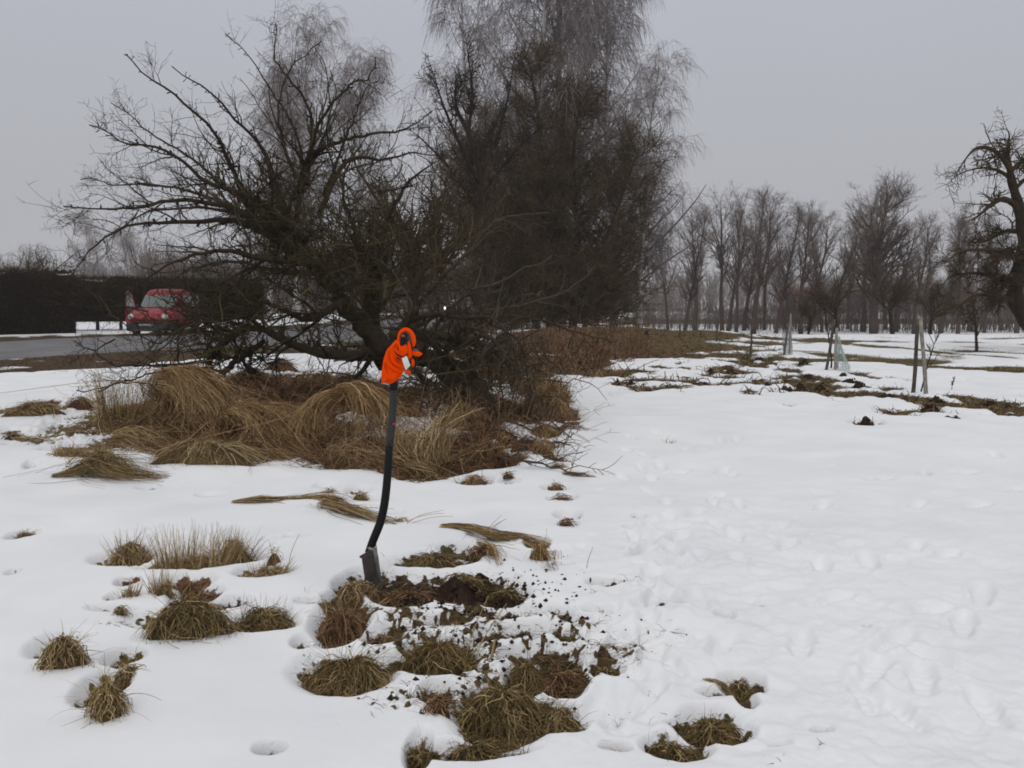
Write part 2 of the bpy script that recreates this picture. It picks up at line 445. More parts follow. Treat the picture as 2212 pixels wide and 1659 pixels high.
# ---------------------------------------------------------------- materials
def new_mat(name):
    m = bpy.data.materials.new(name); m.use_nodes = True
    b = m.node_tree.nodes['Principled BSDF']
    b.inputs['Specular IOR Level'].default_value = 0.3
    return m, m.node_tree, b
def plain(name, c, rough=0.6, metal=0.0, noise=0.12, scale=8.0, bump=0.0, spec=0.3, coat=0.0):
    m, t, b = new_mat(name)
    tc = t.nodes.new('ShaderNodeTexCoord'); n = t.nodes.new('ShaderNodeTexNoise')
    n.inputs['Scale'].default_value = scale; n.inputs['Detail'].default_value = 6
    t.links.new(tc.outputs['Object'], n.inputs['Vector'])
    r = t.nodes.new('ShaderNodeValToRGB')
    r.color_ramp.elements[0].position = 0.3; r.color_ramp.elements[1].position = 0.7
    r.color_ramp.elements[0].color = (*[x * (1 - noise) for x in c], 1)
    r.color_ramp.elements[1].color = (*[min(1, x * (1 + noise)) for x in c], 1)
    t.links.new(n.outputs[0], r.inputs[0]); t.links.new(r.outputs[0], b.inputs['Base Color'])
    b.inputs['Roughness'].default_value = rough; b.inputs['Metallic'].default_value = metal
    b.inputs['Specular IOR Level'].default_value = spec
    b.inputs['Coat Weight'].default_value = coat
    if bump:
        bp = t.nodes.new('ShaderNodeBump'); bp.inputs['Strength'].default_value = bump; bp.inputs['Distance'].default_value = 0.01
        t.links.new(n.outputs[0], bp.inputs['Height']); t.links.new(bp.outputs[0], b.inputs['Normal'])
    return m
def ramp_mat(name, stops, rough=0.85, spec=0.15, nscale=3.0, namt=0.35):
    """colour by the per-blade / per-twig attribute v, broken up by noise"""
    m, t, b = new_mat(name)
    at = t.nodes.new('ShaderNodeAttribute'); at.attribute_name = 'v'
    tc = t.nodes.new('ShaderNodeTexCoord'); n = t.nodes.new('ShaderNodeTexNoise')
    n.inputs['Scale'].default_value = nscale; n.inputs['Detail'].default_value = 4
    t.links.new(tc.outputs['Object'], n.inputs['Vector'])
    ma = t.nodes.new('ShaderNodeMath'); ma.operation = 'MULTIPLY_ADD'
    ma.inputs[1].default_value = namt; 
    t.links.new(n.outputs[0], ma.inputs[0])
    mb = t.nodes.new('ShaderNodeMath'); mb.operation = 'SUBTRACT'; mb.inputs[1].default_value = namt / 2
    t.links.new(at.outputs['Fac'], mb.inputs[0]); t.links.new(mb.outputs[0], ma.inputs[2])
    r = t.nodes.new('ShaderNodeValToRGB')
    el = r.color_ramp.elements
    el[0].position = stops[0][0]; el[0].color = (*stops[0][1], 1)
    el[1].position = stops[-1][0]; el[1].color = (*stops[-1][1], 1)
    for p_, c_ in stops[1:-1]:
        e = el.new(p_); e.color = (*c_, 1)
    t.links.new(ma.outputs[0], r.inputs[0]); t.links.new(r.outputs[0], b.inputs['Base Color'])
    b.inputs['Roughness'].default_value = rough; b.inputs['Specular IOR Level'].default_value = spec
    return m
M = {}
M['straw'] = ramp_mat('straw', [(0, (0.040, 0.025, 0.014)), (0.3, (0.149, 0.098, 0.046)), (0.6, (0.310, 0.213, 0.098)), (0.85, (0.506, 0.380, 0.196)), (1, (0.713, 0.575, 0.345))])
M['straw_gold'] = ramp_mat('straw_gold', [(0, (0.048, 0.028, 0.014)), (0.35, (0.18, 0.108, 0.048)), (0.7, (0.42, 0.275, 0.13)), (1, (0.68, 0.50, 0.28))])
M['straw_red'] = ramp_mat('straw_red', [(0, (0.034, 0.019, 0.012)), (0.4, (0.13, 0.068, 0.037)), (0.75, (0.27, 0.155, 0.082)), (1, (0.48, 0.34, 0.19))])
M['straw_green'] = ramp_mat('straw_green', [(0, (0.029, 0.022, 0.011)), (0.3, (0.088, 0.068, 0.029)), (0.55, (0.187, 0.132, 0.055)), (0.8, (0.330, 0.226, 0.105)), (1, (0.506, 0.385, 0.198))])
M['bark'] = ramp_mat('bark', [(0, (0.016, 0.011, 0.008)), (0.4, (0.037, 0.026, 0.017)), (0.7, (0.063, 0.049, 0.030)), (1, (0.138, 0.115, 0.075))], nscale=9, namt=0.7)
M['bark_pale'] = ramp_mat('bark_pale', [(0, (0.035, 0.026, 0.018)), (0.5, (0.075, 0.058, 0.040)), (1, (0.17, 0.14, 0.10))], nscale=9, namt=0.5)
M['bark_olive'] = ramp_mat('bark_olive', [(0, (0.026, 0.017, 0.009)), (0.5, (0.070, 0.047, 0.023)), (1, (0.135, 0.098, 0.048))], nscale=2, namt=0.5)
M['bark_moss'] = ramp_mat('bark_moss', [(0, (0.020, 0.014, 0.009)), (0.5, (0.050, 0.038, 0.021)), (0.8, (0.085, 0.070, 0.032)), (1, (0.12, 0.105, 0.05))], nscale=2, namt=0.5)
M['birch'] = ramp_mat('birch', [(0, (0.13, 0.105, 0.10)), (0.5, (0.22, 0.185, 0.18)), (1, (0.34, 0.30, 0.295))], nscale=1, namt=0.5)
M['birch_trunk'] = ramp_mat('birch_trunk', [(0, (0.05, 0.045, 0.04)), (0.5, (0.35, 0.34, 0.33)), (1, (0.6, 0.59, 0.57))], nscale=3, namt=1.0)
M['alder'] = ramp_mat('alder', [(0, (0.060, 0.045, 0.037)), (0.5, (0.13, 0.098, 0.084)), (1, (0.24, 0.19, 0.165))], nscale=1, namt=0.4)
M['soil'] = plain('soil', (0.034, 0.021, 0.016), 0.95, noise=0.5, scale=30, bump=0.6, spec=0.1)

# ---------------------------------------------------------------- ground
def build_ground():
    rr = [0.0, 0.5, 0.9, 1.2]
    r = 1.5
    while r < 400:
        rr.append(r)
        r += min(max(r * r / 1050.0, 0.004), 0.35) if r < 34 else (0.6 if r < 60 else r * 0.03)
    rr = np.array(rr + [430, 500])
    th = np.concatenate([np.radians(np.arange(-180, -40, 5.0)), np.radians(np.arange(-40, 40.01, 0.115)), np.radians(np.arange(45, 180, 5.0))])
    R, TH = np.meshgrid(rr, th, indexing='ij')
    X = R * np.sin(TH); Y = R * np.cos(TH)
    z, s, tint = full(X.ravel(), Y.ravel())
    nr, nt = R.shape
    idx = np.arange(nr * nt).reshape(nr, nt)
    Q = np.stack([idx[:-1], idx[1:], np.roll(idx[1:], -1, 1), np.roll(idx[:-1], -1, 1)], -1)[1:].reshape(-1, 4)
    c = idx[1]; 
    T = np.stack([np.full(nt, 0), c, np.roll(c, -1)], -1)
    V = np.stack([X.ravel(), Y.ravel(), z], -1)
    me = mesh_from('ground', V, [Q, T], {'s': s, 'tint': tint}, True)
    m, t, b = new_mat('snow_ground')
    L = t.links.new; N = t.nodes.new
    tc = N('ShaderNodeTexCoord')
    a_s = N('ShaderNodeAttribute'); a_s.attribute_name = 's'
    a_t = N('ShaderNodeAttribute'); a_t.attribute_name = 'tint'
    n1 = N('ShaderNodeTexNoise'); n1.inputs['Scale'].default_value = 34; n1.inputs['Detail'].default_value = 6
    L(tc.outputs['Object'], n1.inputs['Vector'])
    ad = N('ShaderNodeMath'); ad.operation = 'MULTIPLY_ADD'; ad.inputs[1].default_value = 0.75
    L(n1.outputs[0], ad.inputs[0]); L(a_s.outputs['Fac'], ad.inputs[2])
    mr = N('ShaderNodeMapRange'); mr.interpolation_type = 'SMOOTHSTEP'
    mr.inputs['From Min'].default_value = 0.36; mr.inputs['From Max'].default_value = 0.46
    L(ad.outputs[0], mr.inputs[0])
    # snow: clean white, faintly grey where wet and thin
    n2 = N('ShaderNodeTexNoise'); n2.inputs['Scale'].default_value = 1.7; n2.inputs['Detail'].default_value = 5
    L(tc.outputs['Object'], n2.inputs['Vector'])
    rs = N('ShaderNodeValToRGB')
    rs.color_ramp.elements[0].position = 0.25; rs.color_ramp.elements[0].color = (0.78, 0.795, 0.815, 1)
    rs.color_ramp.elements[1].position = 0.7; rs.color_ramp.elements[1].color = (0.88, 0.882, 0.885, 1)
    L(n2.outputs[0], rs.inputs[0])
    # crumbs of dirt near the bare edges
    mw = N('ShaderNodeMapRange'); mw.inputs['From Min'].default_value = -0.35; mw.inputs['From Max'].default_value = 0.25
    mw.inputs['To Min'].default_value = 0.0; mw.inputs['To Max'].default_value = 0.45
    L(a_s.outputs['Fac'], mw.inputs[0])
    n3 = N('ShaderNodeTexNoise'); n3.inputs['Scale'].default_value = 120; n3.inputs['Detail'].default_value = 3
    L(tc.outputs['Object'], n3.inputs['Vector'])
    c3 = N('ShaderNodeMapRange'); c3.inputs['From Min'].default_value = 0.5; c3.inputs['From Max'].default_value = 0.72
    L(n3.outputs[0], c3.inputs[0])
    m3 = N('ShaderNodeMath'); m3.operation = 'MULTIPLY'; L(mw.outputs[0], m3.inputs[0]); L(c3.outputs[0], m3.inputs[1])
    mx0 = N('ShaderNodeMix'); mx0.data_type = 'RGBA'; L(m3.outputs[0], mx0.inputs[0]); L(rs.outputs[0], mx0.inputs[6])
    mx0.inputs[7].default_value = (0.13, 0.085, 0.055, 1)
    # bare: tint times mottling
    n4 = N('ShaderNodeTexNoise'); n4.inputs['Scale'].default_value = 42; n4.inputs['Detail'].default_value = 8
    L(tc.outputs['Object'], n4.inputs['Vector'])
    r4 = N('ShaderNodeMapRange'); r4.inputs['From Min'].default_value = 0.25; r4.inputs['From Max'].default_value = 0.75
    r4.inputs['To Min'].default_value = 0.15; r4.inputs['To Max'].default_value = 2.1
    L(n4.outputs[0], r4.inputs[0])
    vm = N('ShaderNodeVectorMath'); vm.operation = 'SCALE'; L(a_t.outputs['Vector'], vm.inputs[0]); L(r4.outputs[0], vm.inputs['Scale'])
    mx = N('ShaderNodeMix'); mx.data_type = 'RGBA'
    L(mr.outputs[0], mx.inputs[0]); L(mx0.outputs[2], mx.inputs[6]); L(vm.outputs[0], mx.inputs[7])
    L(mx.outputs[2], b.inputs['Base Color'])
    b.inputs['Roughness'].default_value = 0.9
    b.inputs['Specular IOR Level'].default_value = 0.08
    n5 = N('ShaderNodeTexNoise'); n5.inputs['Scale'].default_value = 45; n5.inputs['Detail'].default_value = 7
    L(tc.outputs['Object'], n5.inputs['Vector'])
    bs = N('ShaderNodeMapRange'); bs.inputs['To Min'].default_value = 0.12; bs.inputs['To Max'].default_value = 1.0
    L(mr.outputs[0], bs.inputs[0])
    bp = N('ShaderNodeBump'); bp.inputs['Distance'].default_value = 0.012
    L(bs.outputs[0], bp.inputs['Strength']); L(n5.outputs[0], bp.inputs['Height']); L(bp.outputs[0], b.inputs['Normal'])
    o = link('ground', me, m)
    tag(o, 'snow covered grassy ground with melted brown patches', None, None, 'structure')
    return X, Y, s
build_ground()

# road: a worn grey tarmac sheet
def build_road():
    k = 12
    def dense(pl):
        out = []
        for a, b in zip(pl[:-1], pl[1:]):
            for i in range(6): out.append(a + (b - a) * i / 6)
        out.append(pl[-1]); return np.array(out)
    a = dense(_nr); b = dense(_fr)
    n = len(a)
    V = []
    for i in range(n):
        for j in range(k + 1):
            q = a[i] + (b[i] - a[i]) * j / k
            wob = 0.25 * vn(q[0] * 0.6, q[1] * 0.6, 77) if j in (0, k) else 0
            q = q + np.array([0, wob])
            V.append((q[0], q[1], float(base(q[0], q[1])) + 0.045 - (0.12 if j in (0, k) else 0)))
    idx = np.arange(n * (k + 1)).reshape(n, k + 1)
    Q = np.stack([idx[:-1, :-1], idx[1:, :-1], idx[1:, 1:], idx[:-1, 1:]], -1).reshape(-1, 4)
    me = mesh_from('road', V, Q, None, True)
    o = link('road', me, plain('tarmac', (0.155, 0.15, 0.15), 0.75, noise=0.22, scale=0.9, bump=0.1))
    tag(o, 'worn grey village road curving away behind the trees', None, None, 'structure')
build_road()

# ---------------------------------------------------------------- branching
def resample(pl, K):
    """smooth curve through hand placed points; pl (n,4) = x y z radius"""
    pl = np.asarray(pl, float); n = len(pl)
    d = np.concatenate([[0], np.cumsum(np.linalg.norm(np.diff(pl[:, :3], axis=0), axis=1))]); d /= d[-1]
    t = np.linspace(0, 1, K)
    out = np.empty((K, pl.shape[1]))
    tg = np.gradient(pl, d, axis=0) if n > 2 else np.repeat((pl[1:] - pl[:1]), 2, 0)
    i = np.clip(np.searchsorted(d, t, 'right') - 1, 0, n - 2)
    h = d[i + 1] - d[i]; u = (t - d[i]) / h
    h00 = 2 * u**3 - 3 * u**2 + 1; h10 = u**3 - 2 * u**2 + u; h01 = -2 * u**3 + 3 * u**2; h11 = u**3 - u**2
    out = h00[:, None] * pl[i] + (h10 * h)[:, None] * tg[i] + h01[:, None] * pl[i + 1] + (h11 * h)[:, None] * tg[i + 1]
    out[:, 3] = np.interp(t, d, pl[:, 3])
    return out
def walk(p0, d0, L, K, wig, trop, r, tropk=1.0):
    """grow M curves: p0 (M,3), d0 (M,3), L (M,); trop = constant pull"""
    M_ = len(p0)
    pts = np.empty((M_, K, 3)); pts[:, 0] = p0
    d = nrm(np.asarray(d0, float)); st = (np.asarray(L) / (K - 1))[:, None]
    tr = np.broadcast_to(np.asarray(trop, float), (M_, 3))
    for k in range(1, K):
        d = nrm(d + r.normal(size=(M_, 3)) * wig + tr / (K - 1) * tropk)
        pts[:, k] = pts[:, k - 1] + d * st
    return pts
def spawn(pts, rad, n, t0, t1, ang, L, K, wig, trop, r, rk=0.6, taper=0.25, up=0.0, lenfall=0.5, rmin=0.0):
    """n children on each of the M parent curves"""
    M_, Kp, _ = pts.shape
    if M_ == 0: return np.zeros((0, K, 3)), np.zeros((0, K))
    pi_ = np.repeat(np.arange(M_), n)
    t = r.uniform(t0, t1, len(pi_)) if n > 1 else r.uniform(t0, t1, len(pi_))
    f = t * (Kp - 1); i = np.minimum(f.astype(int), Kp - 2); u = (f - i)[:, None]
    p = pts[pi_, i] * (1 - u) + pts[pi_, i + 1] * u
    T_ = nrm(pts[pi_, i + 1] - pts[pi_, i])
    pr = rad[pi_, i] * (1 - u[:, 0]) + rad[pi_, i + 1] * u[:, 0]
    q = nrm(np.cross(T_, r.normal(size=T_.shape)) )
    q = nrm(q + np.array([0, 0, up]))
    a = np.radians(r.uniform(ang[0], ang[1], len(pi_)))[:, None]
    d = T_ * np.cos(a) + q * np.sin(a)
    LL = r.uniform(L[0], L[1], len(pi_)) * (1 - lenfall * t)
    c = walk(p, d, LL, K, wig, trop, r)
    r0 = np.maximum(pr * rk, rmin)
    rr = r0[:, None] * np.linspace(1, taper, K)[None]
    return c, rr

# ---------------------------------------------------------------- the leaning old apple tree
def apple_tree():
    r = np.random.default_rng(21)
    bx, by, bz = GH(1000, 885)
    root = thing('apple_tree', 'old leaning apple tree with wide bare tangled crown above the straw tussocks', 'tree', (bx, by, bz))
    O = np.array([bx, by, bz])
    def limb(lst, K=12):
        a = []
        for (px, py, Y, rad) in lst:
            a.append((*P(px, py, Y), rad))
        return resample(a, K)
    trunk_pts = [(1062,905,9.3,.11),(1040,862,9.5,.12),(985,800,10.0,.125),(905,765,10.3,.13),(835,752,10.5,.135),(780,700,10.6,.13),(742,650,10.6,.12),(700,585,10.6,.11),(660,560,10.5,.095)]
    tr = limb(trunk_pts, 40)
    tr[:, :3] += r.normal(size=(40, 3)) * 0.03
    mb = MB(); mb.tubes(tr[None, :, :3], tr[None, :, 3] * 0.88 * (1 + 0.22 * np.sin(np.arange(40) * 1.9) * r.random(40))[None], 12, 0.45)
    second = [(835,790,10.8,.11),(808,740,10.9,.12),(800,690,11.0,.12),(806,640,11.2,.11),(815,560,11.3,.09),(800,480,11.4,.07)]
    t2 = limb(second, 20); mb.tubes(t2[None, :, :3], t2[None, :, 3], 9, 0.35)
    # decayed bulk of the leaning butt
    third = [(955,790,10.2,.10),(990,835,9.9,.17),(1030,870,9.6,.15),(1058,885,9.4,.05)]
    t3 = limb(third, 12); mb.tubes(t3[None, :, :3], t3[None, :, 3], 10, 0.3)
    mb.obj('trunk', M['bark'], root, True, O)
    # limbs: picture points from base to tip with distance; the crown is a metre or two deep on both sides
    Ls = [
     [(700,585,10.6,.10),(625,548,10.4,.085),(548,482,10.2,.06),(502,386,9.8,.035),(452,293,9.4,.022),(394,228,9.2,.017),(332,174,9.0,.012),(272,117,8.9,.006)],
     [(660,560,10.5,.09),(606,424,10.6,.07),(560,301,10.7,.03),(513,255,10.6,.022),(471,216,10.5,.017),(417,177,10.4,.013),(371,143,10.3,.007)],
     [(640,480,10.9,.05),(640,330,11.3,.028),(615,260,11.4,.021),(587,216,11.5,.017),(548,150,11.5,.012),(486,73,11.6,.006)],
     [(664,400,10.4,.05),(664,231,10.0,.024),(633,185,9.9,.018),(591,116,9.8,.012),(596,50,9.8,.006)],
     [(640,386,10.8,.04),(610,260,11.0,.020),(629,170,11.2,.013),(695,89,11.4,.006)],
     [(664,347,10.2,.045),(690,250,9.7,.024),(741,177,9.4,.017),(795,158,9.2,.012),(811,123,9.1,.006)],
     [(700,420,11.2,.045),(740,320,11.6,.024),(780,231,11.8,.015),(822,166,11.9,.006)],
     [(645,420,10.6,.07),(664,347,10.4,.05),(722,309,10.1,.032),(799,289,9.8,.022),(876,266,9.6,.014),(934,239,9.4,.006)],
     [(690,460,10.9,.05),(762,345,11.3,.035),(838,347,11.6,.025),(895,328,11.9,.016),(960,330,12.1,.006)],
     [(660,520,10.2,.07),(560,440,9.7,.05),(471,405,9.3,.033),(413,378,9.1,.026),(340,328,8.9,.02),(270,316,8.7,.012),(193,270,8.6,.006)],
     [(620,500,10.9,.06),(500,420,11.4,.04),(420,350,11.8,.024),(330,290,12.1,.016),(240,222,12.3,.006)],
     [(600,500,10.0,.06),(480,440,9.4,.04),(375,432,9.0,.026),(317,444,8.8,.02),(240,451,8.6,.014),(137,446,8.4,.006)],
     [(590,490,10.8,.05),(430,420,11.3,.03),(336,401,11.5,.02),(259,401,11.7,.014),(174,388,11.9,.006)],
     [(640,545,10.2,.07),(510,482,9.8,.05),(433,482,9.6,.036),(301,498,9.4,.02),(240,521,9.3,.014),(182,556,9.2,.010),(140,610,9.2,.005)],
     [(640,540,10.9,.06),(520,470,11.6,.036),(400,455,12.0,.025),(300,470,12.3,.016),(215,520,12.5,.006)],
     [(690,570,10.1,.07),(560,560,9.5,.045),(460,545,9.1,.03),(380,570,8.9,.02),(320,600,8.8,.012),(260,650,8.8,.005)],
     [(700,590,11.0,.06),(600,590,11.7,.04),(480,570,12.1,.026),(390,590,12.3,.016),(330,640,12.4,.006)],
     [(742,650,10.4,.07),(656,690,10.0,.05),(570,660,9.7,.032),(480,640,9.5,.022),(390,640,9.3,.014),(300,600,9.2,.007)],
     [(800,700,10.9,.06),(880,560,11.3,.045),(930,480,11.7,.03),(960,420,12.0,.018),(1000,380,12.2,.006)],
     [(806,640,10.9,.06),(830,500,10.5,.045),(860,420,10.2,.03),(905,375,10.0,.018),(940,350,9.9,.007)],
     [(800,600,11.2,.05),(760,480,11.7,.04),(740,400,12.0,.026),(770,330,12.2,.016),(800,290,12.3,.006)],
     [(835,752,10.3,.06),(920,640,9.8,.04),(1000,560,9.5,.026),(1090,475,9.3,.016),(1185,458,9.2,.006)],
     [(905,765,10.1,.055),(950,690,9.7,.035),(1007,633,9.5,.024),(1110,590,9.3,.015),(1192,552,9.2,.006)],
     [(905,765,10.5,.05),(985,691,10.9,.038),(1080,670,11.2,.024),(1200,640,11.5,.014),(1285,575,11.7,.005)],
     [(656,755,10.5,.06),(579,721,10.2,.05),(530,690,10.0,.03),(440,700,9.8,.02),(380,720,9.7,.014),(339,751,9.6,.012),(301,736,9.5,.010),(251,696,9.4,.008),(215,640,9.4,.004)],
     [(571,736,10.3,.045),(482,802,9.9,.05),(440,830,9.7,.03)],
     [(540,700,10.4,.05),(482,740,10.2,.06),(444,794,10.0,.055),(425,840,9.9,.05)],
     [(900,770,10.5,.06),(830,768,10.6,.10),(720,768,10.6,.08),(656,755,10.5,.07),(579,721,10.4,.05),(500,700,10.3,.03)],
     [(444,780,9.9,.03),(340,800,9.5,.018),(240,795,9.3,.010),(160,736,9.2,.004)],
     [(450,800,9.8,.025),(350,810,9.4,.016),(260,822,9.1,.012),(165,843,8.9,.005)],
     [(263,663,9.5,.014),(196,653,9.4,.010),(118,630,9.4,.004)],
     [(985,800,9.9,.05),(900,720,9.4,.05),(870,705,9.3,.045),(916,685,9.1,.04),(984,691,9.0,.03),(1060,700,8.9,.02),(1120,760,8.8,.012),(1150,850,8.7,.006)],
     [(1000,820,9.7,.05),(1061,756,9.4,.045),(1101,725,9.2,.035),(1130,790,9.0,.022),(1170,870,8.7,.014),(1222,932,8.4,.010),(1274,975,8.2,.005)],
     [(845,719,10.2,.10),(920,722,10.1,.09),(984,728,10.0,.07),(1061,752,9.9,.05),(1110,800,9.8,.02)],
     [(960,760,10.3,.04),(1060,690,10.7,.03),(1180,700,11.0,.018),(1330,740,11.4,.006)],
     [(985,760,9.8,.05),(1050,720,9.5,.035),(1105,760,9.2,.022),(1150,830,9.0,.015),(1180,910,8.8,.006)],
     [(960,770,10.0,.05),(1010,700,9.8,.03),(1090,740,9.6,.02),(1120,800,9.4,.015),(1110,880,9.3,.006)],
     [(890,790,10.0,.04),(930,830,9.4,.025),(985,880,8.9,.016),(1040,950,8.5,.006)],
     [(900,800,10.0,.04),(935,860,9.3,.03),(965,905,9.0,.02),(1000,930,8.8,.006)],
     [(930,780,10.1,.035),(1010,740,9.9,.025),(1080,790,9.6,.016),(1120,880,9.2,.006)],
    ]
    for li, lst in enumerate(Ls):
        K = 26
        a = limb(lst, K); a[:, 3] = np.maximum(a[:, 3] * (0.68 + 0.04 * (a[:, 3] > .05)), 0.0062)
        jit = np.cumsum(r.normal(size=(K, 3)) * 0.019, 0) * np.linspace(0, 1, K)[:, None]
        a[:, :3] += jit - jit[-1:] * np.linspace(0, 1, K)[:, None]
        pts = a[None, :, :3]; rad = a[None, :, 3]
        mb = MB(); mb.tubes(pts, rad, 7, 0.45)
        low = lst[0][1] > 700
        ll = float(np.linalg.norm(np.diff(a[:, :3], axis=0), axis=1).sum())
        net = 9 <= li <= 18 or li in (24,)
        n1 = int(4 + ll * (2.9 if not low else 3.6) * (1.35 if net else 1))
        s1, r1 = spawn(pts, rad, n1, 0.10, 0.93, (28, 70), (0.4, 1.25), 10, 0.15 if not low else .2, (0, 0, -0.25 if net and li % 2 else 0.3), r, 0.5, 0.25, 0.25, 0.72, 0.0038)
        mb.tubes(s1, r1, 4, r.uniform(0.2, 0.8, len(s1)))
        s2, r2 = spawn(s1, r1, 7 if net else 5, 0.1, 0.95, (30, 75), (0.10, 0.55), 7, 0.17, (0, 0, 0.1), r, 0.6, 0.4, 0.1, 0.4, 0.0026)
        mb.tubes(s2, r2, 3, r.uniform(0.2, 0.8, len(s2)))
        s3, r3 = spawn(s2, r2, 2, 0.15, 0.95, (40, 90), (0.04, 0.16), 4, 0.2, (0, 0, 0.0), r, 0.8, 0.6, 0.1, 0.3, 0.0022)
        mb.tubes(s3, r3, 3, r.uniform(0.1, 0.7, len(s3)))
        # fruit spurs: short knobbly pegs
        s4, r4 = spawn(pts, rad, int(ll * 14), 0.15, 1.0, (50, 90), (0.02, 0.07), 3, 0.3, (0, 0, 0), r, 0.5, 1.0, 0.0, 0.0, 0.004)
        mb.tubes(s4, r4 * np.array([1, 1, 1.25]), 4, 0.3)
        # water shoots on upper limbs
        if not low and li % 2 == 0:
            s5, r5 = spawn(pts, rad, 5, 0.1, 0.7, (40, 80), (0.4, 0.9), 7, 0.06, (0, 0, 1.5), r, 0.3, 0.35, 1.0, 0.3, 0.004)
            mb.tubes(s5, r5, 3, 0.5)
        mb.obj('branch', M['bark_pale'] if (low and li % 3 != 1) or li in (21, 22, 23) else M['bark'], root, True, O)
    # dense inner tangle with moss
    mb = MB()
    n = 920
    c = np.concatenate([P(r.normal(650, 85, 330), r.normal(500, 75, 330), r.normal(10.6, 0.7, 330)), P(r.normal(800, 110, 260), r.normal(600, 60, 260), r.normal(10.7, 0.8, 260)), P(r.normal(1060, 80, 120), r.normal(830, 60, 120), r.normal(9.9, 0.7, 120)), P(r.normal(500, 110, 80), r.normal(740, 40, 80), r.normal(10.0, 0.6, 80)), P(r.normal(455, 50, 130), r.normal(680, 38, 130), r.normal(10.2, 0.6, 130))])
    d = nrm(r.normal(size=(n, 3)) + np.array([0, 0, 0.1]))
    w = walk(c, d, r.uniform(0.3, 0.8, n), 8, 0.25, (0, 0, 0.1), r)
    wr = r.uniform(0.004, 0.011, n)[:, None] * np.linspace(1, 0.4, 8)
    mb.tubes(w, wr, 4, r.uniform(0.2, 0.9, n))
    s2, r2 = spawn(w, wr, 4, 0.1, 0.95, (35, 85), (0.12, 0.45), 6, 0.26, (0, 0, 0.1), r, 0.6, 0.5, 0, 0.3, 0.0028)
    mb.tubes(s2, r2, 3, r.uniform(0.2, 0.8, len(s2)))
    mb.obj('twigs', M['bark_moss'], root, True, O)
apple_tree()

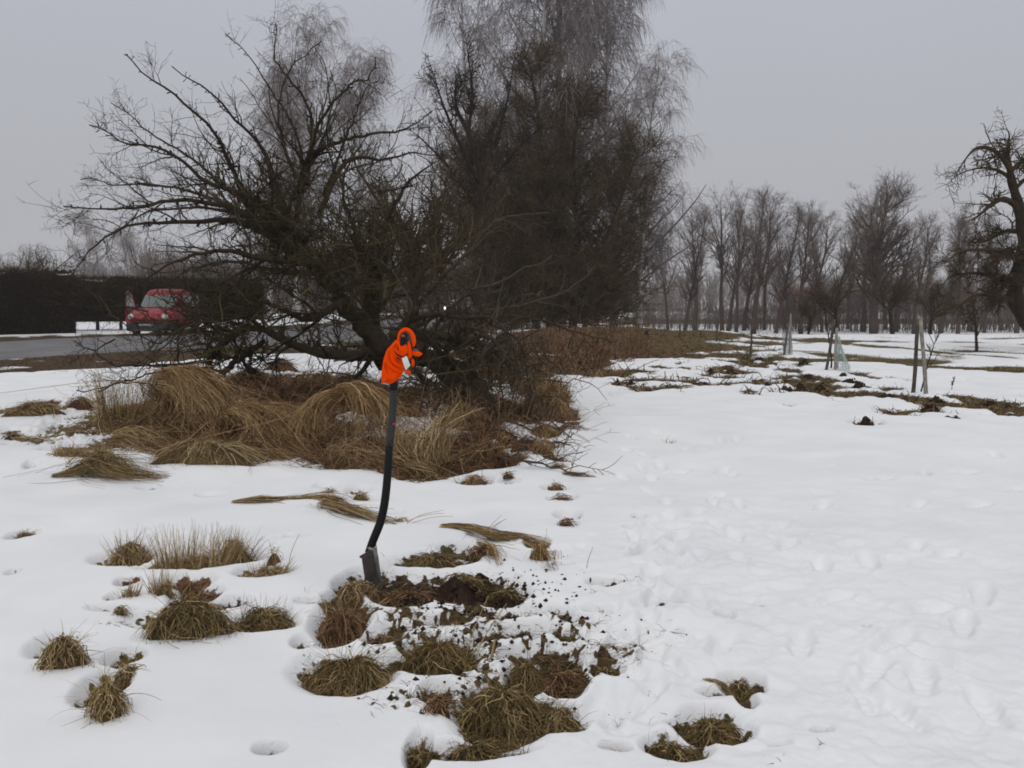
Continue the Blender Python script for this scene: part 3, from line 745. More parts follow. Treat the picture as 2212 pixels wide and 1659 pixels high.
# ---------------------------------------------------------------- generic bare trees
def build_tree(seed, h, tr_r, kind):
    """returns (trunk MB, crown MB) around the origin"""
    r = np.random.default_rng(seed)
    tk, cr = MB(), MB()
    if kind == 'tall' and seed % 2:   # bare stem, fan of ascending limbs
        K = 16
        t = walk(np.zeros((1, 3)), np.array([[r.normal() * 0.08, r.normal() * 0.05, 1]]), np.array([h * .97]), K, 0.05, (0, 0, 0.2), r)
        tr = (tr_r * 1.15 * np.linspace(1, 0.12, K))[None]
        tk.tubes(t, tr, 7, 0.3)
        b, br = spawn(t, tr, 30, 0.36, 0.97, (18, 48), (h * 0.26, h * 0.5), 10, 0.10, (0, 0, 0.5), r, 0.42, 0.22, 0.1, 0.45, 0.014)
        cr.tubes(b, br, 4, r.uniform(0.2, 0.6, len(b)))
        c, c_r = spawn(b, br, 13, 0.2, 0.98, (25, 65), (0.4, 1.5), 6, 0.16, (0, 0, 0.3), r, 0.6, 0.4, 0.1, 0.4, 0.008)
        cr.tubes(c, c_r, 3, r.uniform(0.3, 0.9, len(c)))
        e, e_r = spawn(c, c_r, 5, 0.2, 0.98, (25, 70), (0.2, 0.6), 3, 0.12, (0, 0, 0.1), r, 0.7, 0.6, 0, 0.3, 0.0055)
        cr.tubes(e, e_r, 3, r.uniform(0.4, 1.0, len(e)))
    elif kind == 'tall':       # slender alder / aspen
        K = 16
        t = walk(np.zeros((1, 3)), np.array([[r.normal() * 0.05, r.normal() * 0.05, 1]]), np.array([h]), K, 0.035, (0, 0, 0.2), r)
        tr = (tr_r * np.linspace(1, 0.12, K) ** 1.0)[None]
        tk.tubes(t, tr, 7, 0.3)
        b, br = spawn(t, tr, 56, 0.20, 0.99, (25, 62), (h * 0.16, h * 0.36), 9, 0.12, (0, 0, 0.9), r, 0.36, 0.25, 0.2, 0.62, 0.012)
        cr.tubes(b, br, 4, r.uniform(0.2, 0.6, len(b)))
        c, c_r = spawn(b, br, 10, 0.15, 0.98, (25, 65), (0.5, 1.6), 5, 0.14, (0, 0, 0.4), r, 0.6, 0.4, 0.1, 0.4, 0.008)
        cr.tubes(c, c_r, 3, r.uniform(0.3, 0.9, len(c)))
        e, e_r = spawn(c, c_r, 4, 0.2, 0.98, (25, 65), (0.2, 0.55), 3, 0.1, (0, 0, 0.2), r, 0.7, 0.6, 0, 0.3, 0.0055)
        cr.tubes(e, e_r, 3, r.uniform(0.4, 1.0, len(e)))
    elif kind == 'broad':    # rounded maple-like crown
        K = 12
        t = walk(np.zeros((1, 3)), np.array([[0.03, 0, 1.0]]), np.array([h * 0.95]), K, 0.05, (0, 0, 0.2), r)
        tr = (tr_r * np.linspace(1, 0.15, K))[None]
        tk.tubes(t, tr, 7, 0.3)
        b, br = spawn(t, tr, 60, 0.2, 0.98, (30, 72), (h * 0.28, h * 0.52), 10, 0.09, (0, 0, 0.8), r, 0.45, 0.2, 0.2, 0.62, 0.02)
        cr.tubes(b, br, 4, r.uniform(0.2, 0.5, len(b)))
        c, c_r = spawn(b, br, 14, 0.15, 0.98, (25, 60), (0.5, 1.7), 6, 0.14, (0, 0, 0.5), r, 0.6, 0.4, 0.1, 0.4, 0.010)
        cr.tubes(c, c_r, 3, r.uniform(0.3, 0.8, len(c)))
        e, e_r = spawn(c, c_r, 5, 0.2, 0.98, (25, 60), (0.25, 0.7), 3, 0.1, (0, 0, 0.3), r, 0.7, 0.6, 0, 0.3, 0.008)
        cr.tubes(e, e_r, 3, r.uniform(0.4, 1.0, len(e)))
    elif kind == 'birch':    # tall with weeping fine twigs
        K = 16
        t = walk(np.zeros((1, 3)), np.array([[0.02, 0.02, 1.0]]), np.array([h]), K, 0.03, (0, 0, 0.2), r)
        tr = (tr_r * np.linspace(1, 0.08, K))[None]
        tk.tubes(t, tr, 8, 0.6)
        b, br = spawn(t, tr, 64, 0.14, 0.99, (28, 62), (h * 0.2, h * 0.40), 10, 0.06, (0, 0, 0.35), r, 0.4, 0.2, 0.2, 0.6, 0.018)
        cr.tubes(b, br, 4, r.uniform(0.1, 0.4, len(b)))
        c, c_r = spawn(b, br, 13, 0.25, 1.0, (30, 75), (0.6, 1.9), 7, 0.08, (0, 0, -0.9), r, 0.5, 0.4, 0.1, 0.3, 0.010)
        cr.tubes(c, c_r, 3, r.uniform(0.3, 0.8, len(c)))
        e, e_r = spawn(c, c_r, 6, 0.2, 1.0, (20, 60), (0.6, 1.7), 5, 0.06, (0, 0, -2.2), r, 0.6, 0.7, 0, 0.2, 0.0075)
        cr.tubes(e, e_r, 3, r.uniform(0.4, 1.0, len(e)))
    elif kind == 'fruit':    # low spreading orchard tree
        K = 8
        t = walk(np.zeros((1, 3)), np.array([[0.15, 0.0, 1.0]]), np.array([h * 0.45]), K, 0.12, (0, 0, 0.2), r)
        tr = (tr_r * np.linspace(1, 0.7, K))[None]
        tk.tubes(t, tr, 7, 0.3)
        b, br = spawn(t, tr, 12, 0.55, 1.0, (30, 80), (h * 0.5, h * 0.85), 12, 0.17, (0, 0, 0.25), r, 0.55, 0.25, 0.4, 0.2, 0.02)
        cr.tubes(b, br, 5, 0.3)
        c, c_r = spawn(b, br, 13, 0.2, 0.98, (35, 80), (h * 0.15, h * 0.36), 7, 0.22, (0, 0, 0.3), r, 0.55, 0.4, 0.3, 0.4, 0.010)
        cr.tubes(c, c_r, 4, r.uniform(0.2, 0.7, len(c)))
        e, e_r = spawn(c, c_r, 8, 0.15, 0.98, (30, 80), (0.25, 0.7), 5, 0.2, (0, 0, 0.2), r, 0.6, 0.5, 0.1, 0.3, 0.006)
        cr.tubes(e, e_r, 3, r.uniform(0.2, 0.8, len(e)))
    return tk, cr
def plant(proto, name, label, cat, group, loc, sc=1.0, rz=0.0, tilt=0.0, sz=None):
    """first use keeps the meshes, later uses share them"""
    root = thing(name, label, cat, loc, group)
    root.rotation_euler = (tilt, 0, rz)
    root.scale = (sc, sc, sz or sc)
    for nm, me in proto:
        o = bpy.data.objects.new(nm, me); col.objects.link(o); o.parent = root
    return root
def proto(seed, h, r_, kind, m_trunk, m_crown):
    tk, cr = build_tree(seed, h, r_, kind)
    out = []
    for nm, mb, m in (('trunk', tk, m_trunk), ('crown', cr, m_crown)):
        me = mesh_from(nm, np.concatenate(mb.V), [np.concatenate(x) for x in (mb.Q, mb.T) if x], {'v': np.concatenate(mb.A)}, True)
        me.materials.append(m); out.append((nm, me))
    return out
def at(px, Y, dz=0.0):
    x = float((px - 1106) / F * Y)
    return (x, Y, float(base(x, Y)) + dz)

p_alder = [proto(40 + i, 10.0, 0.17, 'tall', M['alder'], M['alder']) for i in (1, 0, 3, 5)]
p_broad = proto(50, 11.0, 0.28, 'broad', M['alder'], M['alder'])
p_birch = [proto(60 + i, 18.0, 0.24, 'birch', M['birch_trunk'], M['birch']) for i in range(2)]
p_fruit = [proto(70 + i, 5.0, 0.16, 'fruit', M['bark'], M['bark_olive']) for i in range(2)]

# row of bare trees across the field: px, picture height of the top, distance, kind
ROW = [(1443,488,66,0),(1478,464,64,1),(1501,462,70,2),(1559,422,62,3),(1572,470,72,0),(1590,436,68,2),(1606,425,74,1),(1626,430,62,0),(1650,480,76,2),(1675,454,64,1),
       (1698,476,72,3),(1729,453,62,2),(1745,470,74,0),(1775,473,68,1),(1802,478,62,3),(1830,470,78,0),(1864,420,70,2),(1887,388,64,4),(1912,455,76,1),(1935,478,70,3),(1972,470,62,0),
       (1995,500,76,2),(2030,484,64,1),(2068,460,62,2),(2095,490,72,0),(2125,480,66,3),(2160,470,74,1),(2195,470,64,2)]
HOW = ['slender bare tree at the left end of the distant row', 'thick dark tree, second from the left in the distant row', 'thin pale tree, third from the left in the distant row',
 'tall bare tree forking low, fourth from the left in the distant row', 'thin tree just right of the low-forking one in the distant row', 'sixth tree from the left in the distant row, narrow crown',
 'tall narrow tree, seventh from the left in the distant row', 'dark straight tree, eighth from the left in the distant row', 'short thin tree, ninth from the left in the distant row',
 'tree with thick dark stem, tenth from the left in the distant row', 'eleventh tree from the left in the distant row, behind a stake', 'twelfth tree from the left in the distant row, leaning a little',
 'thin tree left of the middle of the distant row', 'slim tree left of the round dark orchard tree in the row', 'straight tree directly behind the round dark orchard tree',
 'thin tree just right of the round dark orchard tree', 'tree with wide crown left of the highest one in the row', 'highest tree of the distant row, broad reddish pointed crown',
 'thin tree just right of the highest one in the row', 'short tree between the highest one and the black-stemmed one', 'black-stemmed tree right of the highest in the row',
 'small pale tree in the gap near the right of the row', 'bare tree at the left edge of the gnarled right-hand tree', 'straight tree seen through the gnarled tree branches, left side',
 'short tree behind the gnarled tree on the right', 'thin tree behind the gnarled tree trunk, its left side', 'tree half hidden behind the gnarled tree trunk', 'last tree of the distant row at the right frame edge']
for i, (px, top, Y, k) in enumerate(ROW):
    x, y, z = at(px, Y)
    ht = float(P(px, top, Y)[2]) - z
    pr = p_broad if k == 4 else p_alder[k]
    sc = ht / (11.0 if k == 4 else 10.0) * 0.97
    plant(pr, 'bare_tree', HOW[i], 'tree', 'bare trees in the distant row', (x, y, z - 0.1), sc * (1.2 if k == 4 else (0.9 + 0.35 * ((i * 7) % 5) / 4)), i * 2.4, 0.0, sc)
for i, (px, top, Y, k, lb) in enumerate([(1802,585,52,0,'round dark orchard tree with thick stem in front of the distant row'),(1928,590,54,1,'wide dark orchard tree with leaning stem right of the round one'),
        (2010,608,56,0,'low dark orchard tree between the wide one and the gnarled tree'),(1745,640,58,1,'small scrubby orchard tree left of the round dark one')]):
    x, y, z = at(px, Y); ht = float(P(px, top, Y)[2]) - z
    plant(p_fruit[k], 'orchard_tree', lb, 'tree', 'orchard trees before the distant row', (x, y, z - 0.05), ht / 4.6 * (1.1 if i == 1 else 1.0), i * 1.7 + 0.4)
# birches
for i, (px, top, Y, k, lb, wx) in enumerate([(645,62,58,0,'tall pale birch rising behind the apple tree crown',1.0),(585,175,62,1,'lower pale birch left of the tall one behind the apple tree',1.0),(780,120,64,1,'pale birch right of the tall one behind the apple tree',1.0),
        (205,468,92,0,'faint pale birch far behind the hedge and van',1.1),(290,500,100,1,'faint smaller birch right of the far one behind the hedge',1.3),
        (1120,-150,50,1,'very tall birch left behind the dark dense tree, top cut off',1.25),(1210,-230,53,0,'tallest birch directly behind the dark dense tree',1.2),(1325,-60,50,1,'tall drooping birch on the right of the dark dense tree',1.1),
        (1015,-30,56,0,'tall thin birch standing left of the birch clump',0.95),(1380,150,48,0,'lower birch with drooping twigs on the right flank of the clump',1.1)]):
    x, y, z = at(px, Y); ht = float(P(px, top, Y)[2]) - z
    sc = ht / 18.0
    plant(p_birch[k], 'birch_tree', lb, 'tree', 'pale birches behind the road', (x, y, z - 0.1), sc * wx, i * 1.3, 0.0, sc)
# fruit trees beyond the hedge and behind the apple tree
for i, (px, top, Y, k, lb) in enumerate([(95,528,52,0,'small bare fruit tree showing over the left hedge'),(35,548,54,1,'low bare fruit tree at the left frame edge over the hedge'),
        (900,335,19.5,1,'dark twisted fruit tree between the apple tree and the birch clump'),(790,420,22,0,'second fruit tree half hidden behind the apple tree crown')]):
    x, y, z = at(px, Y); ht = float(P(px, top, Y)[2]) - z
    plant(p_fruit[k], 'fruit_tree', lb, 'tree', None, (x, y, z - 0.05), ht / 4.7, i * 2.1)

# ---------------------------------------------------------------- the dense olive-brown tree
def dense_tree():
    r = np.random.default_rng(5)
    x, y, z = at(1190, 44)
    O = np.array([x, y, z])
    root = thing('dense_tree', 'huge dense dark olive-brown tree filling the middle, reaching almost to the ground', 'tree', (x, y, z))
    tk = MB()
    K = 14
    st = []
    for px, dy, top, ln in [(1190,0,120,0),(1160,0.6,230,-.1),(1235,-0.5,200,.1),(1262,0.5,300,.10),(1110,0.2,330,-.2)]:
        a = np.array(at(px, 44 + dy)) - O
        hh = float(P(px, top, 44)[2]) - O[2]
        st.append(walk(a[None], np.array([[ln, 0.02, 1]]), np.array([hh]), K, 0.05, (0, 0, 0.3), r)[0])
    st = np.array(st)
    sr = np.array([0.26, 0.2, 0.22, 0.16, 0.16])[:, None] * np.linspace(1, 0.15, K)[None]
    tk.tubes(st, sr, 8, 0.2)
    tk.obj('trunk', M['bark_olive'], root, True)
    for si in range(5):
        cr = MB()
        b, br = spawn(st[si:si + 1], sr[si:si + 1], 84, 0.03, 0.99, (45, 88), (2.3, 4.6), 10, 0.09, (0, 0, 0.35), r, 0.30, 0.25, 0.1, 0.60, 0.028)
        b2, br2 = spawn(st[si:si + 1], sr[si:si + 1], 40, 0.04, 0.32, (60, 100), (2.3, 4.0), 10, 0.09, (0, 0, -0.15), r, 0.22, 0.3, 0.0, 0.3, 0.025)
        b2[:, :, 2] = np.maximum(b2[:, :, 2], 0.3 + 0.1 * r.random((len(b2), 1)))
        b = np.concatenate([b, b2]); br = np.concatenate([br, br2])
        # trim limbs that would sweep the ground
        cr.tubes(b, br, 4, r.uniform(0.2, 0.6, len(b)))
        c, c_r = spawn(b, br, 15, 0.1, 0.98, (30, 75), (0.6, 1.8), 6, 0.15, (0, 0, 0.15), r, 0.5, 0.4, 0.1, 0.4, 0.0125)
        keep = c[:, :, 2].min(1) > 0.05
        c, c_r = c[keep], c_r[keep]
        cr.tubes(c, c_r, 3, r.uniform(0.2, 0.8, len(c)))
        e, e_r = spawn(c, c_r, 6, 0.1, 0.98, (30, 80), (0.3, 0.95), 4, 0.15, (0, 0, 0.1), r, 0.6, 0.6, 0, 0.3, 0.0082)
        cr.tubes(e, e_r, 3, r.uniform(0.2, 1.0, len(e)))
        cr.obj('crown', M['bark_olive'], root, True)
dense_tree()
def spur_tree():
    """dark deciduous tree with stubby spurs left of the dense one"""
    r = np.random.default_rng(15)
    x, y, z = at(1060, 36); O = np.array([x, y, z])
    root = thing('spur_tree', 'dark upright tree with stubby knobbly twigs left of the dense tree', 'tree', (x, y, z))
    def limb(lst, K=14):
        return resample([(*(P(a, b, c) - O), d) for a, b, c, d in lst], K)
    L0 = limb([(1060,705,36,.20),(1052,560,36,.18),(1040,420,36,.15),(1038,378,36,.13),(1010,280,36,.10)], 16)
    tk = MB(); tk.tubes(L0[None, :, :3], L0[None, :, 3], 8, 0.2); tk.obj('trunk', M['bark'], root, True)
    cr = MB()
    for lst in [[(1038,400,36,.11),(988,300,35.6,.07),(955,220,35.2,.045),(930,140,35,.015)],[(1012,290,36,.09),(985,225,36.5,.06),(985,160,37,.02)],[(1012,290,36,.08),(1020,200,36,.06),(1010,110,36,.02)],
                [(1038,378,36,.10),(1075,290,36.6,.06),(1100,200,37,.04),(1110,130,37,.015)],[(1045,470,36,.08),(960,350,35,.05),(900,290,34.6,.02)],[(1048,520,36,.08),(950,450,37,.05),(890,400,37.4,.015)],[(1040,420,36,.08),(1110,330,35,.05),(1170,270,34.6,.02)]]:
        a = limb(lst); pts = a[None, :, :3]; rad = a[None, :, 3]
        cr.tubes(pts, rad, 6, 0.2)
        b, br = spawn(pts, rad, 16, 0.15, 0.99, (30, 75), (0.5, 1.7), 8, 0.17, (0, 0, 0.5), r, 0.45, 0.3, 0.2, 0.4, 0.014)
        cr.tubes(b, br, 4, 0.3)
        c, c_r = spawn(b, br, 12, 0.1, 0.99, (40, 85), (0.12, 0.5), 4, 0.2, (0, 0, 0.1), r, 0.9, 0.8, 0.1, 0.3, 0.012)
        cr.tubes(c, c_r, 3, r.uniform(0.1, 0.5, len(c)))
    cr.obj('crown', M['bark'], root, True)
spur_tree()

# ---------------------------------------------------------------- gnarled tree at the right edge
def gnarled_tree():
    r = np.random.default_rng(25)
    Y0 = 24.0
    x, y, z = at(2262, Y0); O = np.array([x, y, z])
    root = thing('gnarled_tree', 'large gnarled old fruit tree at the right frame edge with drooping crooked limbs', 'tree', (x, y, z))
    def limb(lst, K=18):
        return resample([(*(P(a, b, c) - O), d) for a, b, c, d in lst], K)
    # crop scale: display x = 1962.6 + cx*.3087, y = 256 + cy*.3087
    L0 = limb([(2262,742,24,.24),(2225,700,24,.22),(2194,650,24,.21),(2200,590,24.1,.20),(2212,540,24.2,.18),(2205,470,24.2,.15),(2196,430,24.1,.13),(2184,385,24,.10),(2180,360,24,.08)], 30)
    tk = MB(); tk.tubes(L0[None, :, :3], L0[None, :, 3] * (1 + .12 * np.sin(np.arange(30) * 1.7))[None], 9, 0.3); tk.obj('trunk', M['bark'], root, True)
    specs = [[(2184,370,24,.08),(2160,335,23.7,.06),(2130,318,23.5,.045),(2105,322,23.3,.03),(2085,345,23.2,.02),(2066,372,23.1,.008)],
             [(2184,385,24,.06),(2155,368,24.3,.045),(2135,363,24.5,.03),(2100,366,24.6,.022),(2070,378,24.8,.012),(2045,398,24.9,.005)],
             [(2182,360,24,.06),(2176,320,24,.04),(2180,290,24,.02),(2172,272,24,.006)],
             [(2184,370,24,.07),(2212,345,24,.05),(2240,330,24,.03)],[(2190,410,24,.06),(2225,380,24.4,.04),(2250,370,24.6,.02)],
             [(2198,445,24.1,.09),(2165,430,23.7,.07),(2138,445,23.4,.05),(2115,465,23.2,.03),(2090,480,23.1,.008)],
             [(2205,500,24.2,.08),(2170,500,24.7,.05),(2130,520,25,.035),(2090,525,25.2,.015)],
             [(2212,560,24.2,.10),(2170,545,23.6,.07),(2120,540,23.2,.05),(2070,545,23,.03),(2040,570,22.9,.008)],
             [(2205,600,24.1,.09),(2160,600,24.5,.06),(2100,590,24.8,.04),(2050,600,25,.02),(2020,640,25.1,.006)],
             [(2194,645,24,.09),(2165,642,23.8,.06),(2148,625,23.6,.06),(2152,600,23.5,.06),(2185,600,23.5,.05)],
             [(2194,650,24,.07),(2150,640,23.5,.05),(2100,640,23.2,.035),(2075,660,23.1,.025),(2055,682,23,.008)],
             [(2200,590,24,.08),(2240,560,24,.06),(2280,550,24,.03)]]
    for lst in specs:
        a = limb(lst); pts = a[None, :, :3]; rad = a[None, :, 3]
        cr = MB(); cr.tubes(pts, rad, 7, 0.3)
        dens = 1.5 if lst[0][1] > 480 else 1.0
        b, br = spawn(pts, rad, int(13 * dens), 0.15, 0.99, (35, 85), (0.3, 1.0), 9, 0.24, (0, 0, -0.3), r, 0.45, 0.3, 0.0, 0.3, 0.010)
        cr.tubes(b, br, 4, 0.3)
        c, c_r = spawn(b, br, int(11 * dens), 0.1, 0.99, (40, 85), (0.12, 0.5), 5, 0.25, (0, 0, -0.1), r, 0.7, 0.6, 0.1, 0.3, 0.007)
        cr.tubes(c, c_r, 3, r.uniform(0.1, 0.7, len(c)))
        cr.obj('branch', M['bark_olive'], root, True)
gnarled_tree()

# ---------------------------------------------------------------- straw and grass
def blades(n, cx, cy, rx, ry, L, up, out, grav, wig, seed, lean=(0, 0), K=8, w=0.004, vr=(0.0, 1.0), zoff=-0.015, mound=0.0, az=None):
    r = np.random.default_rng(seed)
    a = r.uniform(0, 2 * pi, n); q = np.sqrt(r.random(n))
    ox = np.cos(a) * q * rx; oy = np.sin(a) * q * ry
    if az is not None:
        ox, oy = ox * cos(az) - oy * sin(az), ox * sin(az) + oy * cos(az)
    x = cx + ox; y = cy + oy
    z = H(x, y) + zoff + mound * (1 - q ** 2)
    d = np.stack([np.cos(a) * q * out + lean[0] + r.normal(size=n) * wig * 2, np.sin(a) * q * out + lean[1] + r.normal(size=n) * wig * 2, up * r.uniform(0.6, 1.2, n)], -1)
    pts = walk(np.stack([x, y, z], -1), d, r.uniform(L[0], L[1], n), K, wig, (0, 0, -grav), r)
    gz = H(pts[:, ::max(K // 3, 1), 0].ravel(), pts[:, ::max(K // 3, 1), 1].ravel()).reshape(n, -1).mean(1)
    pts[:, :, 2] = np.maximum(pts[:, :, 2], np.minimum(gz, z)[:, None] + r.uniform(0.0, 0.02, n)[:, None])
    wd = r.uniform(0.6, 1.3, n)[:, None] * w * np.linspace(1.0, 0.25, K)[None]
    v = r.uniform(vr[0], vr[1], n)
    return pts, wd, v
def dome_blades(n, x, y, W, Hh, sd, w, vr, lean=(0, 0), core=True, mb=None, r0=0.0, lift=0.0, K=8, stick=0.12):
    """blades combed over a mound: from near its top outward and down to its rim"""
    r = np.random.default_rng(sd)
    a0 = r.uniform(0, 2 * pi, n); q0 = r.uniform(r0, 0.75, n) ** 1.0; q1 = np.minimum(q0 + r.uniform(0.3, 0.75, n), 1.12) + np.where(r.random(n) < .13, r.uniform(0, .55, n), 0)
    t = np.linspace(0, 1, K)[None]
    q = q0[:, None] * (1 - t) + q1[:, None] * t
    lobes = 1 + 0.22 * np.sin(a0 * 2 + sd) + 0.15 * np.sin(a0 * 5 + sd * 2)
    a = a0[:, None] + r.normal(size=(n, 1)) * 0.55 * t + r.normal(size=(n, 1)) * 0.3 * t ** 2
    up = np.where(r.random(n) < stick, r.uniform(0.2, 0.8, n), r.uniform(-0.05, 0.10, n))[:, None]
    R = W / 2
    X = x + np.cos(a) * q * R * lobes[:, None] + lean[0] * Hh * t * 0.5
    Y = y + np.sin(a) * q * R * 0.72 * lobes[:, None] + lean[1] * Hh * t * 0.5
    prof = np.clip(1 - q ** 2.2, -0.15, 1)
    rough = 0.16 * vn(np.cos(a) * q * 3 + sd, np.sin(a) * q * 3, sd)
    Z0 = float(H(x, y)) - 0.01
    Z = Z0 + Hh * (prof * (0.92 + rough) + up * np.sin(t * pi * 0.6) * 0.55 - 0.06 * t) + 0.004 * r.normal(size=(n, 1))
    pts = np.stack([X, Y, Z], -1)
    pts += np.cumsum(r.normal(size=pts.shape) * w * 1.2, 1)
    wd = r.uniform(0.6, 1.35, n)[:, None] * w * np.linspace(1.0, 0.3, K)[None]
    mb.ribbons(pts, wd, r.uniform(vr[0], vr[1], n), sd)
    if core:
        th = np.linspace(0, 2 * pi, 24, endpoint=False); rings = []
        for qq in (1.0, 0.9, 0.75, 0.55, 0.3, 0.05):
            lb = 1 + 0.22 * np.sin(th * 2 + sd) + 0.15 * np.sin(th * 5 + sd * 2)
            rings.append(np.stack([x + np.cos(th) * qq * R * lb * 0.93, y + np.sin(th) * qq * R * .72 * lb * 0.93, np.full(24, Z0 - 0.01 + Hh * 0.80 * (1 - qq ** 2.2)) + 0.06 * Hh * np.sin(th * 7)], -1))
        mb.loft(np.array(rings), 0.12)
def tuft(kind, px, py, w, h, mat, label, n=None, lean=(0, 0), group=None, seed=None, name='grass_tussock', vr=None):
    """px, py: middle of the base in the 2212 px picture, w and h its size there"""
    x, y, z = GH(px, py)
    W = w * y / F; Hh = h * y / F
    y += W * 0.30            # the picture shows the near rim
    z = float(H(x, y))
    sd = seed if seed is not None else int(px * 7 + py * 13) % 99991
    bw = max(0.0034, 0.46 * y / 887.0 * 1.15)
    mb = MB()
    if kind == 'mop':
        n = n or int(min(1300, 200 + w * 5.0)); n = int(n * 1.25)
        dome_blades(n, x, y, W, max(Hh * 0.85, 0.02), sd, bw, vr or (0.05, 1.0), lean, True, mb)
        if h > 24: mb.ribbons(*blades(n // 10, x, y, W * 0.25, W * 0.2, (Hh * 0.7, Hh * 1.3), 1.0, 0.7, 1.0, 0.12, sd + 1, lean, w=bw, vr=(0.3, 1.0), mound=Hh * 0.5), seed=sd)
    elif kind == 'up':
        n = n or int(80 + w * 1.6)
        mb.ribbons(*blades(int(n * 2.4), x, y, W * 0.48, W * 0.16, (Hh * 0.3, Hh * 1.05), 1.6, 0.4, 0.25, 0.06, sd, lean, w=bw * 1.1, vr=vr or (0.35, 1.0)), seed=sd)
        dome_blades(int(n * 1.2), x, y, W * 1.05, Hh * 0.30, sd + 1, bw, (0.05, 0.9), lean, True, mb, stick=0.35)
    elif kind == 'tuft':      # low mound with upright stems
        n = n or int(120 + w * 2.6)
        dome_blades(int(n * 1.7), x, y, W, Hh * 0.66, sd, bw, vr or (0.2, 1.0), lean, True, mb, stick=0.35)
        mb.ribbons(*blades(n // 2, x, y, W * 0.36, W * 0.16, (Hh * 0.45, Hh * 1.0), 1.7, 0.6, 0.7, 0.07, sd + 1, lean, w=bw, vr=(0.15, 1.0), mound=Hh * .25), seed=sd)
    elif kind == 'mat':
        l = nrm(np.array([[lean[0], lean[1], 0.0]]))[0]
        C = np.array([[x, y, 0], [x, y, 0], [x, y, 0]]) + l * np.array([[-W / 2], [0], [W / 2]])
        C[:, 2] = H(C[:, 0], C[:, 1]) + np.array([0.01, Hh * 0.5, 0.0])
        return bundle(label, C, [W * .03, W * .07, W * .05], [Hh * .2, Hh * .5, Hh * .2], n or 120, mat, group, sd, name)
    elif kind == 'arch':      # loose leaning clump
        n = n or 650
        mb.ribbons(*blades(n, x, y, W * 0.34, W * 0.22, (Hh * 0.6, Hh * 1.5), 1.5, 0.8, 2.8, 0.10, sd, lean, K=11, w=bw * 1.1, vr=vr or (0.0, 0.9)), seed=sd)
        dome_blades(n // 2, x, y, W, Hh * 0.5, sd + 1, bw, (0.0, 0.7), lean, True, mb, stick=0.3)
    elif kind == 'sprig':
        n = n or 26
        mb.ribbons(*blades(n, x, y, W * 0.4, W * 0.2, (Hh * 0.5, Hh * 1.3), 1.0, 1.0, 1.8, 0.12, sd, lean, w=bw, vr=vr or (0.1, 0.8)), seed=sd)
    o = mb.obj(name, M[mat], None, False, (x, y, z))
    o.location = (x, y, z)
    tag(o, label, 'grass tussock', group)
    return o
def bundle(label, C, Wd, Th, n, mat, group, sd, name='grass_tussock', frac=(0.25, 0.8), fray=1.0, vr=(0.0, 1.0), bw=None, droop=0.0, t0max=0.6, extra=None):
    """combed straw following a hand placed centre line; Wd, Th: half width and half thickness along it"""
    r = np.random.default_rng(sd)
    C = np.asarray(C, float); n = int(n * (0.62 if C[:, 1].mean() > 6.5 else 0.85))
    A = resample(np.concatenate([C, np.zeros((len(C), 1))], 1), 40)[:, :3]
    u = np.linspace(0, 1, 40); ww = np.interp(u, np.linspace(0, 1, len(Wd)), Wd); th = np.interp(u, np.linspace(0, 1, len(Th)), Th)
    K = 11
    a = r.uniform(0, t0max, n) ** 1.2; b = np.minimum(a + r.uniform(frac[0], frac[1], n), 1.06)
    t = a[:, None] + (b - a)[:, None] * np.linspace(0, 1, K)[None]
    f = np.clip(t, 0, 1) * 39; i = np.minimum(f.astype(int), 38); g = (f - i)[..., None]
    P0 = A[i] * (1 - g) + A[i + 1] * g
    P0 = P0 + (A[-1] - A[-3]) * np.clip(t - 1, 0, 1)[..., None] * 15
    W_ = np.interp(t, u, ww); T_ = np.interp(t, u, th)
    tn = nrm(np.gradient(P0, axis=1)); side = nrm(np.cross(tn, np.array([0, 0, 1.0]) + 0 * tn)); upv = np.cross(side, tn)
    su = r.normal(size=(n, 1)) * 0.55; sv = r.normal(size=(n, 1)) * 0.6
    ramp = np.linspace(0, 1, K)[None] ** 2
    drift = r.standard_t(3, size=(n, 1)) * fray * ramp * 0.75
    pts = P0 + side * ((su + drift) * W_)[..., None] + upv * ((sv + r.normal(size=(n, 1)) * 0.6 * fray * ramp) * T_)[..., None]
    pts[:, :, 2] -= droop * ramp * r.random((n, 1))
    pts += np.cumsum(r.normal(size=pts.shape), 1) * (0.10 * W_[..., None] + .002) * 0.5
    y = A[:, 1].mean(); w = bw or max(0.0038, 0.58 * y / 887.0 * 1.15)
    gz = H(pts[:, ::5, 0].ravel(), pts[:, ::5, 1].ravel()).reshape(n, -1)
    gz = np.stack([np.interp(np.arange(K), np.arange(0, K, 5), q) for q in gz])
    pts[:, :, 2] = np.maximum(pts[:, :, 2], gz - 0.004)
    mb = MB()
    mb.ribbons(pts, r.uniform(.6, 1.35, n)[:, None] * w * np.linspace(1, .35, K)[None], np.clip(r.uniform(vr[0], vr[1], n) * .6 + .2 + .35 * vn(su[:, 0] * 7 + sd, sv[:, 0] * 5, sd), 0, 1), sd)
    if extra: extra(mb)
    O = A[0]
    o = mb.obj(name, M[mat], None, False, O); o.location = tuple(O); tag(o, label, 'grass tussock', group)
    return o
def gpt(px, py, h=0.0):
    x, y, z = GH(px, py); return [x, y, z + h * (0.62 if py > 1000 else 1)]
S, SG, SR, GR = 'straw', 'straw_gold', 'straw_red', 'straw_green'
gF = 'straw tussocks in the foreground snow'
gM = 'tall bent straw clumps under the apple tree'
gS = 'small straw clumps poking through the snow'
